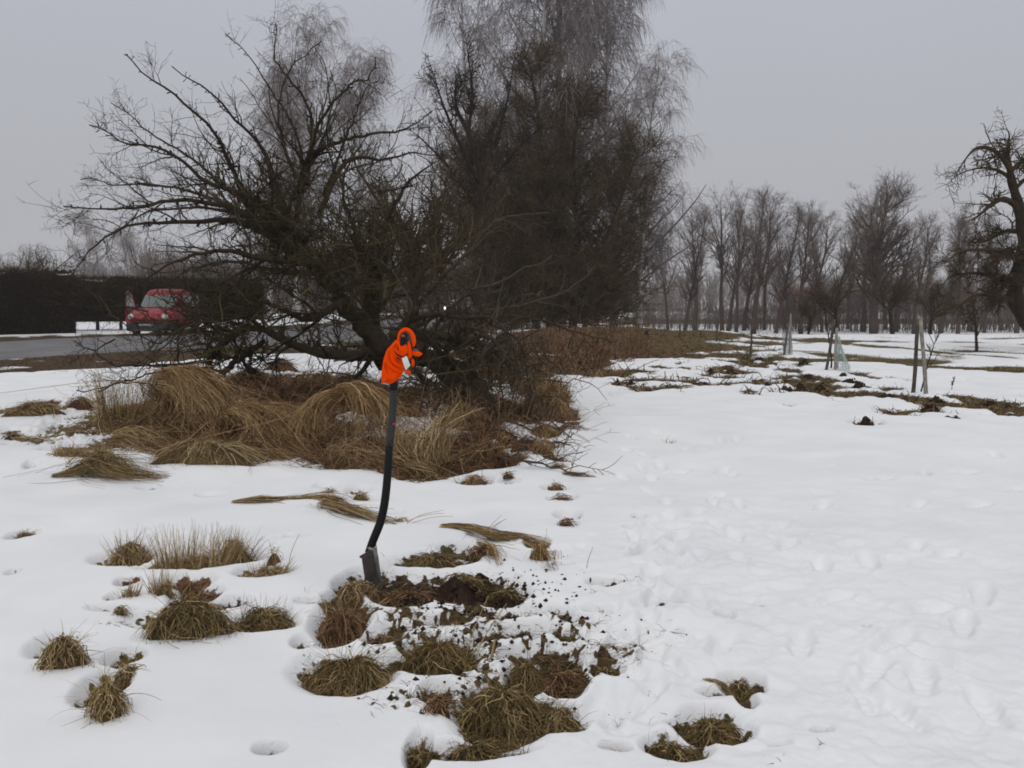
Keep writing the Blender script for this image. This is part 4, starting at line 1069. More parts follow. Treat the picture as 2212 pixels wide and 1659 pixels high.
for a in [
 ('mop', 50,1180,46,34,S,'small round straw clump alone at the far left of the snow',None,(0,0),gS),
 ('sprig', 30,1264,22,14,S,'tiny straw sprig below the lone clump at the left edge',None,(0,0),gS),
 ('tuft', 268,1236,100,88,S,'rounded straw tussock in a melted hollow, left end of the row',None,(.1,0),gF),
 ('up', 400,1250,190,120,S,'tall sparse upright straw stems in the middle of the row',260,(.12,0),gF),
 ('tuft', 500,1238,90,100,S,'straw tussock with a stiff bundle at the right of the row',None,(.05,0),gF),
 ('tuft', 572,1268,110,62,S,'low spreading straw tussock at the right end of the row',None,(.2,0),gF),
 ('tuft', 590,1215,30,50,S,'thin pale stalk bundle above the right end of the row',14,(.1,0),gS),
 ('up', 275,1300,36,50,S,'small pointed straw tuft below the left end of the row',40,(.2,0),gS),
 ('mop', 405,1298,56,36,SR,'brown withered leaf clump between the row and the olive tussock',None,(0,0),gS),
 ('mop', 255,1330,36,24,S,'small flattened clump left of the brown leaf clump',80,(.3,0),gS),
 ('mop', 390,1385,175,92,GR,'big olive tussock with straw stems, left of the spade',700,(.1,0),gF),
 ('up', 345,1322,60,70,S,'upright straw stems behind the big olive tussock',60,(0,0),gS),
 ('tuft', 505,1345,70,44,GR,'dark flat tussock just right of the big olive one',120,(.2,0),gS),
 ('tuft', 560,1382,130,85,GR,'green and straw tussock with a pale stiff bundle on its left',260,(.15,0),gF),
 ('sprig', 245,1356,90,22,SR,'flat reddish runner left of the big olive tussock',40,(.8,.1),gS),
 ('sprig', 665,1330,60,60,S,'few thin upright stalks right of the green tussock',16,(0,0),gS),
 ('mop', 124,1448,98,84,S,'straw tussock shaped like a heap near the left frame edge',330,(.1,0),gF),
 ('mop', 222,1556,88,96,S,'twisted straw tussock, lowest one on the left',330,(0,0),gF),
 ('mop', 268,1470,70,40,S,'small branch of the lowest left tussock reaching right',130,(.3,.1),gS),
 ('mop', 745,1512,190,98,GR,'big mop-like tussock with long hanging blades below the spade',900,(0,-.1),gF),
 ('mop', 735,1395,110,90,SR,'reddish tangled straw stack on top of the mop-like tussock',420,(0,0),gF),
 ('tuft', 765,1315,90,70,S,'upright straw fringe just left of the spade foot',110,(0,0),gF),
 ('mop', 650,1425,44,26,GR,'small dark tuft left of the mop-like tussock',70,(0,0),gS),
 ('tuft', 945,1470,160,100,GR,'dark tussock with upright stems right of the mop-like one',340,(.05,0),gF),
 ('mop', 825,1405,74,34,SR,'small rusty clump between the two big tussocks',130,(0,0),gS),
 ('mop', 945,1545,58,44,SR,'rusty ragged tuft above the bottom grass tuft',110,(0,0),gS),
 ('mop', 1085,1600,200,110,GR,'largest green-brown grass clump at the bottom middle',900,(0,0),gF),
 ('mop', 1210,1605,110,74,GR,'green grass clump joined to the right of the largest one',420,(.1,0),gF),
 ('mop', 1135,1495,90,60,GR,'pointed clump above the largest green-brown one',220,(0,0),gS),
 ('mop', 1215,1500,90,48,SR,'torn turf clump with soil right above the largest one',220,(.2,0),gS),
 ('tuft', 905,1668,62,66,GR,'green grass tuft cut by the bottom frame edge, left one',200,(0,0),gS),
 ('mop', 1020,1668,160,34,GR,'flat grass fringe along the bottom frame edge',300,(0,0),gS),
 ('mop', 1310,1470,66,28,GR,'small torn turf left of the tread print',130,(.1,0),gS),
 ('mop', 1290,1418,50,20,GR,'small turf scrap above the torn turf',80,(.4,-.2),gS),
 ('mop', 1602,1510,74,38,GR,'small dark green tuft on the right with arching blade',150,(0,0),gS),
 ('mat', 1562,1526,80,12,S,'flat brown streak between the two green tufts',70,(.8,-.3),gS),
 ('mop', 1612,1545,30,20,SR,'tiny brown ball at the end of the flat streak',60,(0,0),gS),
 ('mop', 1540,1612,130,56,GR,'green tussock at the lower right of the picture',420,(.2,-.1),gF),
 ('mop', 1462,1662,126,40,GR,'straw and green tussock cut by the bottom frame edge, right one',300,(0,0),gF),
 ('sprig', 1455,1590,36,22,GR,'few bent green blades left of the lower right tussock',14,(0,0),gS),
 ('sprig', 1780,1612,44,26,GR,'sparse green blades far right at the bottom',14,(.2,0),gS),
 ('sprig', 1690,1652,44,34,GR,'thin bent blades at the bottom edge right of the tussocks',14,(-.2,0),gS),
 ('mop', 1165,1212,50,50,SG,'drooping golden end of the curved straw bundle',120,(.4,-.4),gS),
 ('mop', 930,1240,170,38,GR,'strip of turf leading from the spade to the golden bundle',380,(.2,0),gF),
 ('mop', 1035,1205,60,30,SR,'brown knot under the golden bundle',110,(.1,0),gS),
 ('mop', 862,1128,36,12,S,'little straw knot right behind the spade shaft',50,(0,0),gS),
 ('up', 148,990,100,34,S,'row of short pale stubble on the left',200,(.1,0),gF),
 ('up', 214,984,46,32,S,'short leaning tuft right of the pale stubble row',90,(.3,0),gS),
 ('mat', 55,975,120,14,S,'thin brown streak at the left edge before the stubble row',110,(1,-.15),gS),
 ('mop', 52,900,118,34,S,'low straw tussock at the left edge near the road verge',280,(.2,0),gF),
 ('mop', 100,884,56,14,SR,'dark end of the low tussock near the road verge',70,(.3,0),gS),
 ('mop', 20,950,50,20,GR,'small green-brown tuft at the left edge under the low tussock',90,(.2,0),gS),
 ('mop', 165,892,60,34,SR,'small dark brown clump left of the big straw mass',120,(.1,0),gS),
 ('sprig', 72,1022,26,18,SR,'single pointed leaf sprig left of the olive bundle',10,(0,0),gS),
 ('sprig', 158,946,30,16,SR,'dark sprig in the snow left of the big straw mass',16,(0,0),gS),
 ('mop', 778,1082,40,26,SG,'small fan of straw in the snow left of the shaft',60,(.3,-.2),gS),
 ('mop', 708,1066,44,12,SG,'short straw scrap above the long golden streak',50,(.4,0),gS),
 ('mop', 1025,1052,70,28,SG,'golden lump at the foot of the pale upright straw',140,(.1,0),gS),
 ('mop', 1098,1052,36,12,SR,'small dark lump right of the golden lump',40,(.2,0),gS),
 ('mop', 1202,1066,50,12,SG,'upper one of the three clumps stacked right of the straw mass',60,(.2,0),gS),
 ('mop', 1215,1100,50,18,SR,'middle one of the three clumps stacked right of the straw mass',70,(.3,0),gS),
 ('mop', 1222,1138,46,22,SR,'lowest one of the three clumps stacked right of the straw mass',80,(.3,-.1),gS),
 ('mop', 1205,1012,44,14,SG,'flat clump at the right tip of the straw mass',60,(.3,0),gS),
 ('mat', 1250,1034,80,10,SR,'thin olive streak pointing away from the straw mass',70,(1,-.3),gS),
 # mass under the tree
 ('up', 245,925,110,130,S,'pale upright straw at the left end of the straw mass',200,(.08,0),gM),
 ('arch', 300,945,180,70,S,'messy straw clump at the left front of the mass',520,(.1,-.3),gM),
 ('mop', 420,1005,210,60,S,'flat fringe of pale straw at the front of the mass, left half',500,(.5,-.2),gM),
 ('arch', 465,930,180,90,SR,'brown tangled clump between the two golden fountains',600,(.2,-.1),gM),
 ('mop', 745,1008,170,50,SG,'ragged straw skirt below the straw arch',380,(.1,-.2),gM),
 ('up', 890,1005,120,110,S,'sparse pale stems just right of the spade shaft',160,(.2,0),gM),
 ('arch', 975,985,150,90,SR,'reddish straw behind the pale upright straw',420,(.1,0),gM),
 ('mop', 1050,1010,130,56,SR,'reddish low clump right of the pale straw',360,(.1,0),gM),
 ('mop', 1185,905,110,84,SG,'bushy golden-red clump at the right rim of the tree',480,(0,.0),gM),
 ('mop', 1150,905,90,50,SR,'dark red clump left of the bushy golden one',260,(0,0),gM),
 ('mop', 1180,955,72,40,SG,'round golden clump with a snow cap, upper one',200,(0,-.1),gM),
 ('mop', 1172,985,60,34,SG,'round golden clump under the snow capped one',160,(0,-.1),gM),
 ('mop', 1100,982,52,38,SG,'small leaning clump left of the round golden ones',130,(-.2,-.1),gM),
 ('mat', 1235,930,80,16,SR,'flat rusty tongue on the snow right of the bushy clump',90,(1,-.5),gM),
 ('arch', 640,870,180,70,SR,'rusty straw hill behind the golden fountain',520,(.2,0),gM),
 ('mop', 530,835,110,44,SR,'round rusty mound in the snow behind the mass',240,(0,0),gM),
 ('mop', 760,860,150,60,SR,'rusty straw knot beneath the low bough',340,(0,0),gM),
 ('mop', 600,800,90,30,SR,'dark red mound under the middle of the crown',160,(0,0),gM),
 ('mop', 1000,930,120,60,SR,'brown clump beside the thick lying butt of the tree',260,(0,0),gM),
 ('arch', 1085,1015,110,60,SR,'ragged reddish clump spilling right from the pale straw',260,(.3,0),gM),
 ('arch', 1145,975,90,60,SR,'brown stems between the two round golden clumps and the mass',200,(.2,0),gM),
 ('arch', 1060,955,110,60,SR,'rusty stems in front of the lying butt',260,(-.1,0),gM),
 ('up', 1195,880,70,90,SR,'thin upright reddish stems on the bushy golden clump',90,(.05,0),gM),
 ('mop', 1120,1000,60,26,SG,'small golden pad between the round clumps and the pale straw',110,(.2,0),gM),
 ('mop', 1130,850,70,30,SR,'low rusty pad behind the bushy golden clump',120,(0,0),gM),
 ('mop', 1170,820,60,20,SR,'thin rusty pad nearest to the brown bank',90,(0,0),gM),
 ('mop', 880,900,90,40,SR,'small brown clump seen between shaft and butt',160,(0,0),gM),
]:
    kind, px, py, w, h, mat, label, n, lean, grp = a
    tuft(kind, px, py, w, h, mat, label, n, lean, grp)

def P3(px, py, Y): return P(px, py, Y)
px_ = lambda n, Y: n * Y / F
# combed bundles lying on the snow
bundle('flattened golden straw bundle curving right of the spade', [gpt(948,1138,.012), gpt(1010,1146,.03), gpt(1070,1168,.05), gpt(1120,1180,.06), gpt(1165,1200,.05), gpt(1186,1226,.0)], [.02,.035,.05,.045,.035,.02], [.005,.010,.018,.02,.022,.01], 420, S, gF, 71)
bundle('lower strand of straw hanging under the curved golden bundle', [gpt(1030,1172,.02), gpt(1060,1196,.03), gpt(1075,1222,.01)], [.03,.04,.02], [.01,.015,.01], 150, SG, gS, 72)
bundle('long flattened golden straw streak left of the spade shaft', [gpt(500,1086,.01), gpt(570,1084,.035), gpt(625,1082,.06), gpt(690,1096,.05), gpt(745,1106,.03)], [.02,.05,.07,.06,.04], [.006,.010,.015,.010,.008], 430, S, gF, 73)
bundle('golden straw streak running right up to the spade shaft', [gpt(690,1096,.03), gpt(745,1108,.05), gpt(790,1120,.04), gpt(850,1130,.01)], [.03,.045,.045,.03], [.008,.012,.010,.006], 320, S, gF, 74)
bundle('combed olive straw bundle lying in the snow, left side', [gpt(112,1030,.01), gpt(160,1022,.07), gpt(215,1022,.10), gpt(280,1034,.06), gpt(352,1048,.0)], [.06,.13,.17,.12,.05], [.01,.03,.045,.03,.01], 700, GR, gF, 75)
# tall bent clumps under the tree, each with a crest and a fall
def crest(label, pts, Y, Wd, Th, n, mat, sd, **k):
    ys = [Y + (q[2] if len(q) > 2 else 0) for q in pts]
    return bundle(label, [P3(q[0], q[1], yy) for q, yy in zip(pts, ys)], Wd, Th, n, mat, gM, sd, **k)
crest('highest straw clump bending right under the low left branches', [(372,905),(352,850),(362,812,-.1),(395,802,-.2),(440,835,-.35),(485,900,-.5),(500,950,-.6)], 9.2, [.10,.16,.2,.22,.25,.25,.2], [.04,.05,.05,.05,.05,.06,.05], 1000, SG, 81, droop=.06)
crest('pale strands falling over the brown hollow on the left of the mass', [(330,870),(345,830,-.1),(400,850,-.2),(450,905,-.4),(480,945,-.4)], 8.9, [.05,.1,.12,.15,.15], [.03,.04,.04,.04,.04], 260, S, 82, droop=.08)
crest('golden fountain of straw bending right in the middle of the mass', [(520,985),(505,935),(512,893,-.1),(545,888,-.2),(600,915,-.3),(640,955,-.4),(662,990,-.4)], 8.1, [.08,.12,.16,.2,.25,.26,.2], [.04,.05,.05,.06,.07,.08,.05], 1100, SG, 83, droop=.07)
crest('level golden strands sweeping right from the middle fountain', [(505,900),(530,882),(590,880,.1),(650,892,.1),(690,915,0)], 8.2, [.05,.09,.12,.12,.08], [.03,.03,.04,.04,.03], 300, SG, 84, droop=.05)
crest('golden clump arching left and down, left leg of the straw arch', [(765,880),(745,852),(708,858,-.1),(675,890,-.2),(660,940,-.3),(668,1010,-.3)], 7.9, [.07,.1,.13,.15,.17,.14], [.03,.04,.05,.05,.06,.04], 760, SG, 85, droop=.05)
crest('golden clump arching right beside the spade shaft', [(735,880),(745,848),(775,842,-.1),(805,870,-.2),(828,915,-.3),(842,975,-.4)], 8.0, [.07,.12,.16,.18,.2,.16], [.03,.05,.06,.06,.06,.05], 950, SG, 86, droop=.06)
crest('pale upright straw right of the spade shaft', [(940,1040),(935,990),(945,940,.1),(975,905,.2),(1010,880,.3)], 6.9, [.16,.15,.13,.12,.1], [.05,.05,.06,.08,.1], 330, S, 87, fray=1.0)
crest('pale straw fan right of the shaft, leaning left', [(905,1025),(890,980),(870,940,.1),(862,925,.1)], 7.0, [.15,.16,.15,.12], [.05,.05,.06,.08], 240, S, 88, fray=1.0)
crest('pale bent straw at the left tip of the mass', [(235,955),(222,900),(213,845),(212,795,.1)], 8.6, [.12,.1,.07,.04], [.05,.05,.05,.04], 130, S, 89, fray=1.2)
crest('straw leaning across the left front of the mass', [(235,950),(280,940),(330,965,-.1),(390,990,-.2)], 8.0, [.12,.15,.16,.1], [.04,.06,.06,.03], 420, S, 90, fray=.9)
crest('straw fringe lying along the front of the mass', [(350,1010),(420,985,.05),(510,975,.1),(620,985,.1)], 7.3, [.06,.09,.1,.08], [.03,.05,.05,.03], 520, S, 91, fray=.8)

# scattered stuff: short grass on all near bare ground
def scatter(name, label, mat, zone, n, L, smin, seed, w=0.003, up=0.9, grav=2.0, vr=(0, 1), wig=0.2, K=5, lean=(0, 0), kindsel=None):
    r = np.random.default_rng(seed)
    px = r.uniform(zone[0], zone[2], n * 6); py = r.uniform(zone[1], zone[3], n * 6)
    x, y = G(px, py, 0.03)
    s, tint = field(x, y)
    k = s > smin
    if kindsel is not None: k &= kindsel(tint)
    x = x[k][:n]; y = y[k][:n]
    m = len(x)
    if m == 0: return
    z = H(x, y) - 0.008
    sc = np.clip(y / 5.0, 0.8, 2.2)
    d = np.stack([r.normal(size=m) * 0.7 + lean[0], r.normal(size=m) * 0.7 + lean[1], up * r.uniform(0.3, 1.3, m)], -1)
    pts = walk(np.stack([x, y, z], -1), d, r.uniform(L[0], L[1], m), K, wig, (0, 0, -grav), r)
    pts[:, :, 2] = np.maximum(pts[:, :, 2], z[:, None] + 0.004)
    wd = (w * sc * r.uniform(0.6, 1.3, m))[:, None] * np.linspace(1, 0.3, K)
    mb = MB(); mb.ribbons(pts, wd, r.uniform(vr[0], vr[1], m), seed)
    o = mb.obj(name, M[mat])
    tag(o, label, None, None, 'stuff')
scatter('dry_grass', 'short dry grass showing in the melted patches near the spade', 'straw_green', (0, 1120, 2212, 1700), 20000, (0.02, 0.085), 0.0, 1, 0.0026, 0.8, 1.6, (0, .85))
scatter('dry_grass', 'ragged trodden grass and turf between the spade and the bottom clumps', 'straw_green', (740, 1210, 1440, 1659), 16000, (0.02, 0.09), -0.03, 12, 0.0026, 0.7, 1.6, (0, .9))
scatter('grass_litter', 'loose dry blades and stalks lying on the snow', 'straw_red', (600, 1180, 1500, 1660), 2600, (0.02, 0.09), -0.25, 2, 0.0022, 0.35, 1.0)
scatter('straw_litter', 'matted dead straw and stems under the apple tree', 'straw_red', (180, 790, 1260, 1040), 13000, (0.08, 0.26), -0.02, 3, 0.0036, 0.7, 2.0, (0, .75))
scatter('straw_thatch', 'pale matted straw under the apple tree', 'straw', (200, 880, 1000, 1030), 2600, (0.12, 0.36), 0.02, 4, 0.004, 0.7, 2.2)
scatter('bank_grass', 'rusty brown grass covering the bank behind the apple tree', 'straw_green', (640, 700, 1700, 860), 14000, (0.08, 0.28), 0.0, 5, 0.010, 0.8, 1.4, (0.0, 0.75))
scatter('field_grass', 'thin grass on the melted strips of the far field', 'straw_green', (1350, 700, 2212, 960), 9000, (0.04, 0.14), 0.05, 6, 0.006, 0.9, 1.0, (0.0, 0.85))
scatter('verge_grass', 'low brown grass along the road verge', 'straw_red', (0, 745, 700, 850), 5000, (0.03, 0.10), 0.0, 7, 0.007, 0.8, 1.0, (0.0, 0.5))
def fallen():
    r = np.random.default_rng(88)
    for lb, lst, rad in [('thick dead limb lying across the snow right of the orange cap', [(870,800),(905,830),(945,868),(990,905)], .045),
                         ('thin dead branch lying on the snow right of the straw mass', [(1060,985),(1120,1010),(1190,1015),(1262,1040)], .012),
                         ('forked dead branch lying among the reddish clumps', [(1030,930),(1090,925),(1160,945),(1230,985)], .016),
                         ('dead branch lying in the left fringe of the straw', [(215,850),(290,838),(360,842),(430,860)], .014)]:
        A = resample([(*gpt(px, py, rad + .02 + .05 * (i % 2)), rad * (1 - .2 * i)) for i, (px, py) in enumerate(lst)], 20)
        A[:, :3] += r.normal(size=(20, 3)) * .008
        O = A[0, :3].copy(); mb = MB(); mb.tubes(A[None, :, :3], A[None, :, 3], 8, .4)
        s1, r1 = spawn(A[None, :, :3], A[None, :, 3], 10, .2, .98, (30, 70), (.2, .7), 8, .15, (0, 0, -.1), r, .5, .3, .4, .4, .004); mb.tubes(s1, r1, 4, .5)
        s2, r2 = spawn(s1, r1, 4, .2, .95, (30, 75), (.08, .3), 5, .18, (0, 0, 0), r, .6, .5, .2, .3, .003); mb.tubes(s2, r2, 3, .5)
        o = mb.obj('fallen_branch', M['bark_pale'], None, True, O); o.location = tuple(O); tag(o, lb, 'branch', 'dead branches lying around the apple tree')
fallen()
def crumbs():
    r = np.random.default_rng(77); n = 1100
    px = np.concatenate([r.normal(1080, 110, n // 2), r.normal(1010, 85, n // 2)]); py = np.concatenate([r.normal(1410, 60, n // 2), r.normal(1300, 22, n // 2)])
    x, y = G(px, py, .03); z = H(x, y); s, _ = field(x, y)
    size = 0.0035 + 0.010 * r.random(len(x)) ** 3; size = np.where(s > 0, size * 1.3, size)
    v = np.array([[1,0,0],[0,1,0],[-1,0,0],[0,-1,0],[0,0,1],[0,0,-1]])[None] * size[:, None, None] * r.uniform(.5, 1.4, (len(x), 6, 1)) + np.stack([x, y, z + size * .2], -1)[:, None]
    T = np.array([(0,1,4),(1,2,4),(2,3,4),(3,0,4),(1,0,5),(2,1,5),(3,2,5),(0,3,5)])
    mb = MB(); mb.add(v.reshape(-1, 3), None, (T[None] + 6 * np.arange(len(x))[:, None, None]).reshape(-1, 3))
    o = mb.obj('soil_crumbs', M['soil']); tag(o, 'crumbs of dark soil thrown over the snow beside the spade', None, None, 'stuff')
crumbs()
def brambles():
    r = np.random.default_rng(9)
    mb = MB()
    n = 1800
    px = r.uniform(300, 1220, n); py = 820 + 200 * r.random(n) ** 1.0
    x, y = G(px, py, 0.05); s, _ = field(x, y); k = s > -0.05
    x, y = x[k], y[k]; z = H(x, y); m = len(x)
    d = np.stack([r.normal(size=m) * 0.6, r.normal(size=m) * 0.5, r.uniform(0.4, 1.4, m)], -1)
    pts = walk(np.stack([x, y, z], -1), d, r.uniform(0.25, 0.8, m), 8, 0.14, (0, 0, -0.9), r)
    pts[:, :, 2] = np.maximum(pts[:, :, 2], z[:, None] + 0.01)
    mb.tubes(pts, np.full((m, 1), 0.0028) * np.linspace(1, 0.5, 8), 3, r.uniform(0, 1, m))
    s2, r2 = spawn(pts, np.full((m, 8), 0.0026), 3, 0.3, 0.95, (30, 70), (0.08, 0.3), 4, 0.15, (0, 0, 0), r, 0.8, 0.6)
    mb.tubes(s2, r2, 3, r.uniform(0, 1, len(s2)))
    o = mb.obj('brambles', M['straw_red']); tag(o, 'thin brown bramble canes tangled through the straw', None, None, 'stuff')
    mb = MB()
    n = 2600; px = r.uniform(1000, 1400, n); py = r.uniform(698, 800, n)
    x, y = G(px, py, 0.3); k = (y > 17) & (y < 40); x, y = x[k], y[k]
    s, _ = field(x, y); k = s > 0.05; x, y = x[k], y[k]; z = H(x, y); m = len(x)
    d = np.stack([r.normal(size=m) * 0.5, r.normal(size=m) * 0.5, r.uniform(0.6, 1.4, m)], -1)
    pts = walk(np.stack([x, y, z], -1), d, r.uniform(0.15, 0.6, m), 6, 0.14, (0, 0, -0.4), r)
    mb.tubes(pts, np.full((m, 1), 0.008) * np.linspace(1, 0.6, 6), 3, r.uniform(0, 0.8, m))
    o = mb.obj('dead_undergrowth', M['straw_red']); tag(o, 'reddish dead undergrowth in front of the tall trees', None, None, 'stuff')
brambles()
# lone stalks standing in the snow
for (px, py, h, lx, lb) in [(620,1215,70,.25,'single bent stalk left of the spade on open snow'),(846,1000,0,0,''),(870,1130,95,1.6,'long thin stalk leaning right from behind the spade shaft'),(1270,1225,50,0.1,'short stalk right of the golden bundle'),
                          (1070,1420,70,-.05,'pale broken stem stuck upright in the trampled snow'),(1050,1140,40,.9,'grey bent blade above the golden bundle'),(1000,1450,150,.2,'tall thin stems over the dark tussock')]:
    if not lb: continue
    x, y, z = GH(px, py); hh = h * y / F
    r = np.random.default_rng(px)
    nb = 1 if 'single' in lb or 'pale' in lb or 'short' in lb else 3
    base_ = np.repeat([[x, y, z - 0.02]], nb, 0) + r.normal(size=(nb, 3)) * [0.01, 0.01, 0]
    pts = walk(base_, np.array([[lx, 0, 1.0]]) + r.normal(size=(nb, 3)) * 0.1, np.full(nb, hh * 1.2) * r.uniform(0.8, 1.1, nb), 9, 0.05, (0.2, 0, -0.35), r)
    mb = MB(); mb.tubes(pts, np.full((nb, 9), 0.0019 if 'pale' not in lb else 0.006) * np.linspace(1, .6, 9), 4, 0.75)
    o = mb.obj('dry_stalk', M['straw'], None, False, (x, y, z)); o.location = (x, y, z); tag(o, lb, 'plant stalk')

# ---------------------------------------------------------------- soil heaps
def clod(px, py, w, h, label, seed, group='dark soil heaps on the snow', name='soil_heap', grassy=False):
    r = np.random.default_rng(seed)
    x, y, z = GH(px, py)
    a = w * y / F / 2; b = a * 0.75; hh = h * y / F
    nu, nv = 26, 12
    th = np.linspace(0, 2 * pi, nu, endpoint=False); ph = np.linspace(0, 1, nv)
    R = []
    for p_ in ph:
        rr = (1 - p_) ** 0.8 if p_ < 1 else 0
        ring = []
        for t in th:
            k = 1 + 0.28 * vn(np.cos(t) * 2 + seed, np.sin(t) * 2 + p_ * 3, seed) + 0.10 * vn(np.cos(t) * 9 + seed, np.sin(t) * 9 + p_ * 14, seed + 1)
            zz = -0.025 + hh * 1.1 * p_ * (1 + 0.35 * vn(np.cos(t) * 3 * rr, np.sin(t) * 3 * rr + seed, seed + 2))
            ring.append((cos(t) * a * rr * k + (0.15 * a * p_ if seed % 2 else -0.12 * a * p_), sin(t) * b * rr * k, zz))
        R.append(ring)
    mb = MB(); mb.loft(np.array(R, dtype=float), 0.5)
    # crumbs
    n = 34
    for i in range(n):
        t = r.uniform(0, 2 * pi); q = r.uniform(0.2, 1.25); s = a * r.uniform(0.05, 0.16)
        c = np.array([cos(t) * a * q, sin(t) * b * q, max(0, (1 - q)) * hh * 0.9 + s * 0.3])
        P_ = nrm(r.normal(size=(8, 3)))
        v = np.array([[1,0,0],[0,1,0],[-1,0,0],[0,-1,0],[0,0,1],[0,0,-1]]) * s * r.uniform(0.6, 1.3, (6, 1)) + c
        mb.add(v, None, [(0,1,4),(1,2,4),(2,3,4),(3,0,4),(1,0,5),(2,1,5),(3,2,5),(0,3,5)])
    o = mb.obj(name, M['soil'], None, False); o.location = (x, y, z)
    tag(o, label, 'soil heap', group)
CL = ['left one of the twin dark heaps near the middle of the snow','right one of the twin dark heaps near the middle of the snow','flat dark heap right of the twin heaps','small heap left of the long dark ridge',
 'lone pointed dark heap nearest on the right snow','small dark heap at the edge of the brown bank','upright clod behind the flat heap','dark double clod right of the upright clod','left tail of the reddish soil ridge','highest lump of the reddish soil ridge',
 'lump right of the reddish ridge','small clod behind the reddish ridge','soil patch left of the nearest stakes','flat heap between the middle and nearest stakes','dark lump below the flat heap, left of the nearest stakes','dark flat heap left below the nearest stakes',
 'grassy dark heap right of the nearest stakes','wide reddish heap below the nearest stakes','flat wide heap lowest on the right','small lump beside the lowest right heap','dark heap near the right frame edge','small heap next to the right frame edge','thin heap left below the right edge heaps',
 'dark heap left of the middle stakes','dark clump near the pointed stick','small heap right behind the nearest stakes','flat heap below the green netting','small brown clod on the snow right of the straw mass']
for i, (c, lb) in enumerate(zip(clod_list(), CL)):
    clod(c[0], c[1], c[2], c[3] * 1.35, lb, 300 + i)
clod(583, 1656, 60, 30, 'dark reddish soil lump cut by the bottom edge of the snow', 391)
# turned soil beside the spade
for i, (px, py, w, h, lb) in enumerate([(990,1290,120,44,'heap of dug dark soil and turf right of the spade'),(1090,1318,90,34,'dark soil clod with grass at the right of the dug hole'),(1040,1268,70,36,'turf crumbs heaped behind the dug soil'),(800,1278,80,34,'dark soil pushed up around the spade blade'),
        (890,1308,130,22,'low spread of soil between the spade and the dug heap'),(1140,1392,70,12,'wet leafy soil scraps on the trampled snow'),(1210,1478,60,20,'small torn soil lump above the green clumps')]):
    clod(px, py, w, h, lb, 400 + i, 'dug soil around the spade')
for a in [('mop',1000,1282,130,40,GR,'grass hanging over the dug soil heap',220,(0,0),gS),('mop',1095,1310,90,32,GR,'grass on the right dark clod',140,(.2,0),gS),('mop',880,1315,120,30,SR,'torn grass between the spade and the dug heap',220,(0,0),gS),
          ('mop',810,1300,70,26,SR,'withered grass around the foot of the spade',110,(0,0),gS),('mop',700,1345,60,40,S,'straw fringe left of the reddish stack',70,(0,0),gS)]:
    tuft(*a[:7], a[7], a[8], a[9])

